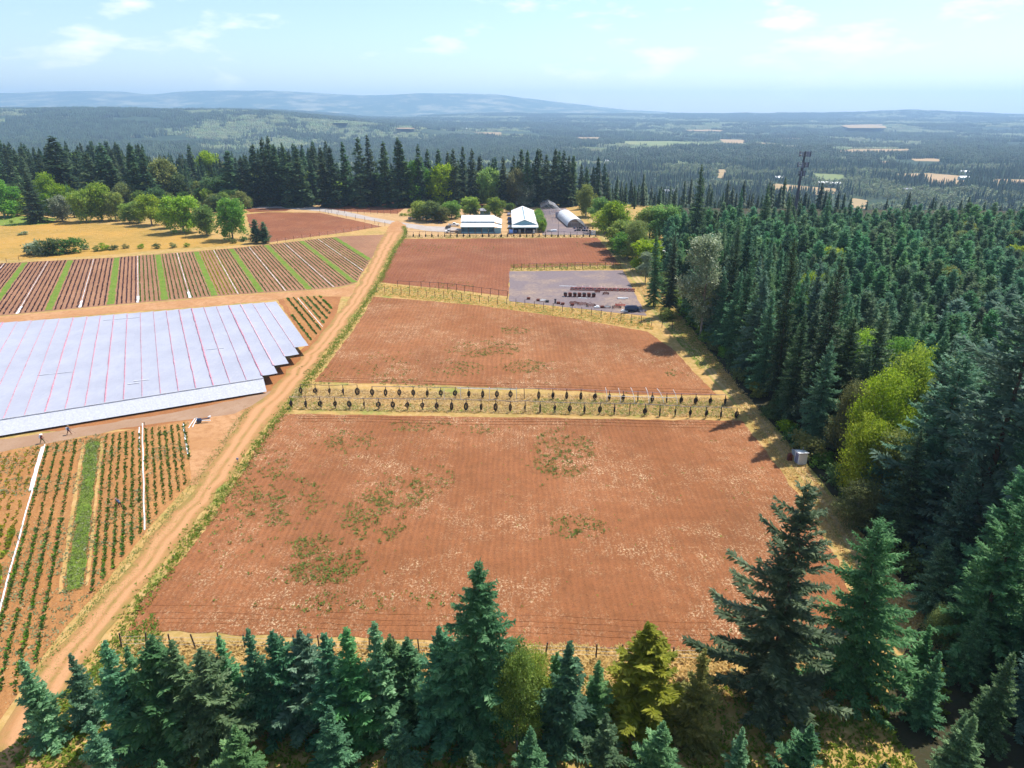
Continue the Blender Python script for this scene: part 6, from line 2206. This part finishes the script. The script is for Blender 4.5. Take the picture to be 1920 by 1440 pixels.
x, y = P(1119, 577.5); tag(MB().box((x, y, .3), (1.5, .8, .35)).box((x + .2, y + .2, .6), (.8, .5, .3)).build("tarp_bundle", M["pvc"]), "white tarp bundle in the lower row of machines", "tarp")
x, y = P(1171, 584.5); tag(MB().box((x, y, .25), (2.2, .8, .3)).box((x - .4, y + .1, .5), (.9, .5, .25)).build("tarp_bundle", M["pvc"]), "white tarp bundle beside the dark tank", "tarp")
x, y = P(1184, 584)
tk = tag(empty("spray_tank", (x, y, 0), -.12), "big dark blue black tank trailer in the lower right of the gravel", "tank")
part("tank", "navy", tk, lambda m: m.tube([(-2.1, 0, .95), (-1.6, 0, .95), (1.5, 0, .95), (2.1, 0, .9)], [.55, .95, .92, .4], 14))
part("chassis", "pipe", tk, lambda m: m.box((0, 0, .3), (3.8, 1.2, .2)))
for s in (-.8, .7):
    part("wheel", "rubber", tk, lambda m: m.tube([(s, -.9, .35), (s, .9, .35)], .36, 12))
part("hose_boom", "pipeL", tk, lambda m: m.tube([(-1.2, .2, 1.8), (1.4, .2, 1.9)], .05, 4).tube([(0, .2, 1.7), (0, .2, 2.3)], .05, 4))
for (u0, v0, u1, v1, r, lb) in ((1049, 536.5, 1081, 537.5, .09, "long thin white pipe above the bins on the gravel"), (1057, 556.5, 1064, 556.5, .16, "short white pipe bundle at the left bin"),
                                (1084, 559, 1106, 560, .09, "white pipes lying below the bins"), (1158, 560, 1178, 560.5, .22, "white pipe bundle on the right part of the gravel")):
    A = P(u0, v0); B = P(u1, v1)
    m = MB().tube([(A[0], A[1], r), ((A[0] + B[0]) / 2, (A[1] + B[1]) / 2 + .4, r), (B[0], B[1], r)], r, 6)
    m.tube([(A[0], A[1] - r * 2, r), (B[0] - 1, B[1] - r * 2.5, r)], r * .8, 6)
    tag(m.build("pipe_bundle", M["pvc"]), lb, "pipe")

# irrigation filter at the top of the front nursery
x, y = P(374, 793)
ip = tag(empty("irrigation_filter", (x, y, 0)), "dark blue irrigation filter with white pipes at the head of the nursery rows", "pump")
part("filter_tank", "navy", ip, lambda m: m.tube([(-.35, 0, .55), (.35, 0, .6)], [.42, .42], 12).tube([(.3, 0, .6), (.6, 0, .6)], [.3, .2], 10))
part("manifold", "pipe", ip, lambda m: m.tube([(.5, .2, .7), (1.9, .45, .8)], .12, 6))
part("white_pipe", "pvc", ip, lambda m: m.tube([(.4, -.1, .55), (2.2, .1, .5)], .09, 6))
part("white_pipe", "pvc", ip, lambda m: m.tube([(-.2, 0, 1.05), (-.7, -.1, .95), (-.9, -1.2, .5), (-1.05, -2.4, .05)], .085, 6))
part("white_pipe", "pvc", ip, lambda m: m.tube([(-.35, -.1, .9), (-.45, -1.2, .4), (-.45, -2.1, .05)], .085, 6))
x, y = P(394, 784); tag(MB().tube([(x, y, 0), (x, y, .45)], [.16, .22], 8).tube([(x - .35, y, 0), (x - .3, y, .35)], .12, 6).build("bucket", M["pvc"]), "white bucket beside the irrigation filter", "bucket")
x, y = P(403, 751); tag(MB().tube([(x, y, 0), (x, y, .5)], [.3, .34], 8).tube([(x, y, .5), (x, y, .56)], [.2, .1], 8).build("bucket", M["pvc"]), "white bucket at the lower edge of the row cover", "bucket")
x, y = P(446, 866); tag(MB().tube([(x, y, 0), (x, y, .6)], .05, 5).box((x, y, .6), (.35, .2, .3)).build("valve_box", M["pipeL"]), "small grey valve box in the verge of the dirt road", "valve box")
x, y = P(272, 800); tag(MB().tube([(x, y, 0), (x, y, .9)], .05, 5).box((x, y, .9), (.16, .1, .1)).build("stake", M["wood"]), "wooden stake at the head of the middle white line", "stake")
x, y = P(36, 1015); tag(MB().tube([(x, y, 0), (x, y, 1.0)], .05, 5).box((x, y, 1.0), (.16, .1, .1)).build("stake", M["wood"]), "wooden stake beside the left white line", "stake")


# ---------------------------------------------------------------- people
def skin_body(name, joints, edges, radii, mat, parent, root=0, sub=1):
    me = bpy.data.meshes.new(name)
    me.from_pydata(joints, edges, [])
    o = bpy.data.objects.new(name, me)
    COL.objects.link(o)
    mod = o.modifiers.new("skin", "SKIN")
    for i, r in enumerate(radii):
        me.skin_vertices[0].data[i].radius = (r, r) if not isinstance(r, tuple) else r
        me.skin_vertices[0].data[i].use_root = (i == root)
    o.modifiers.new("smooth", "SUBSURF").levels = sub
    dg = bpy.context.evaluated_depsgraph_get()
    ev = o.evaluated_get(dg)
    m2 = bpy.data.meshes.new_from_object(ev)
    m2.materials.clear(); m2.materials.append(mat)
    m2.polygons.foreach_set("use_smooth", [True] * len(m2.polygons))
    bpy.data.objects.remove(o)
    m2.name = name
    return link(name, m2, parent)


def person(x, y, rz, label, pose, shirt, trousers, hat, pack):
    """local x is the way the person faces"""
    e = tag(empty("person", (x, y, 0), rz), label, "person")
    bend = {"walk": .12, "stoop": 1.15}[pose]
    hipz = .92 if pose == "walk" else .86
    st = .28 if pose == "walk" else .08
    hip = Vector((0, 0, hipz))
    d = Vector((math.sin(bend), 0, math.cos(bend)))
    nk = hip + d * .56; hd = nk + Vector((math.sin(bend * 1.1), 0, math.cos(bend * 1.1))) * .22
    J = [hip, hip + d * .22, hip + d * .44, nk, hd, hd + (hd - nk).normalized() * .10]
    R = [.15, .145, .17, .065, .105, .07]
    E = [(0, 1), (1, 2), (2, 3), (3, 4), (4, 5)]
    def addc(pts, rs, parent):
        for p, r in zip(pts, rs):
            J.append(Vector(p)); R.append(r); E.append((parent, len(J) - 1)); parent = len(J) - 1
    for s in (-1, 1):
        f = st * s
        addc([(f * .1, s * .10, hipz - .08), (f * .75 + .05, s * .11, .48), (f * 1.25 - .04, s * .11, .09), (f * 1.25 + .15, s * .12, .05)], [.10, .075, .05, .045], 0)
        sh = nk - d * .07
        if pose == "walk":
            addc([sh + Vector((0, s * .19, 0)), sh + Vector((.10 - f * .3, s * .25, -.27)), sh + Vector((.33 - f * .3, s * .22, -.40)), sh + Vector((.42 - f * .3, s * .20, -.42))], [.065, .05, .038, .035], 2)
        else:
            addc([sh + Vector((0, s * .18, 0)), sh + Vector((.04, s * .22, -.28)), sh + Vector((.10, s * .14, -.50)), sh + Vector((.12, s * .12, -.58))], [.065, .05, .038, .035], 2)
    b = skin_body("body", J, E, R, M[shirt], e, 0, 2)
    b.data.materials.append(M[trousers]); b.data.materials.append(M["skin"])
    hdv = Vector(hd)
    for p in b.data.polygons:
        c = p.center
        if (c - hdv).length < .17: p.material_index = 2
        elif c.z < hipz - .03: p.material_index = 1
    for s in (-1, 1):
        for k in range(4):
            pass
    up = (hd - nk).normalized(); c = hd + up * .08
    side = Vector((0, 1, 0)); fw = side.cross(up)
    hm = MB()
    hm.tube([c, c + up * .03], [.26 if hat == "pvc" else .17] * 2, 12).tube([c + up * .02, c + up * .10, c + up * .14], [.125, .115, .04], 12)
    link("hat", hm.mesh("hat", M[hat]), e)
    if pack:
        pc = hip + d * .30 - Vector((math.cos(bend), 0, -math.sin(bend))) * .24
        tkk = tag(MB().box((0, 0, 0), (.22, .36, .46)).tube([(0, 0, .22), (0, 0, .29)], .09, 8).build("sprayer_tank", M["film"]), None)
        tkk.parent = e; tkk.location = pc; tkk.rotation_euler = (0, bend, 0)
        h0 = J[-1]
        wd = MB().tube([(.40, -.2, 1.02), (.95, -.22, .6), (1.25, -.24, .30)], .018, 4)
        link("spray_wand", wd.mesh("spray_wand", M["black"]), e)
    return e


person(*P(80, 831), .05, "worker walking right with a white backpack sprayer, at the head of the golden shrub rows", "walk", "rust", "leafD", "pvc", True)
person(*P(130, 815), .15, "worker in dark clothes with backpack sprayer walking on the grey lane", "walk", "navy", "rust", "tan", True)
person(*P(226, 951), 2.6, "worker in dark blue bending over between the green nursery rows", "stoop", "navy", "black", "redp", False)
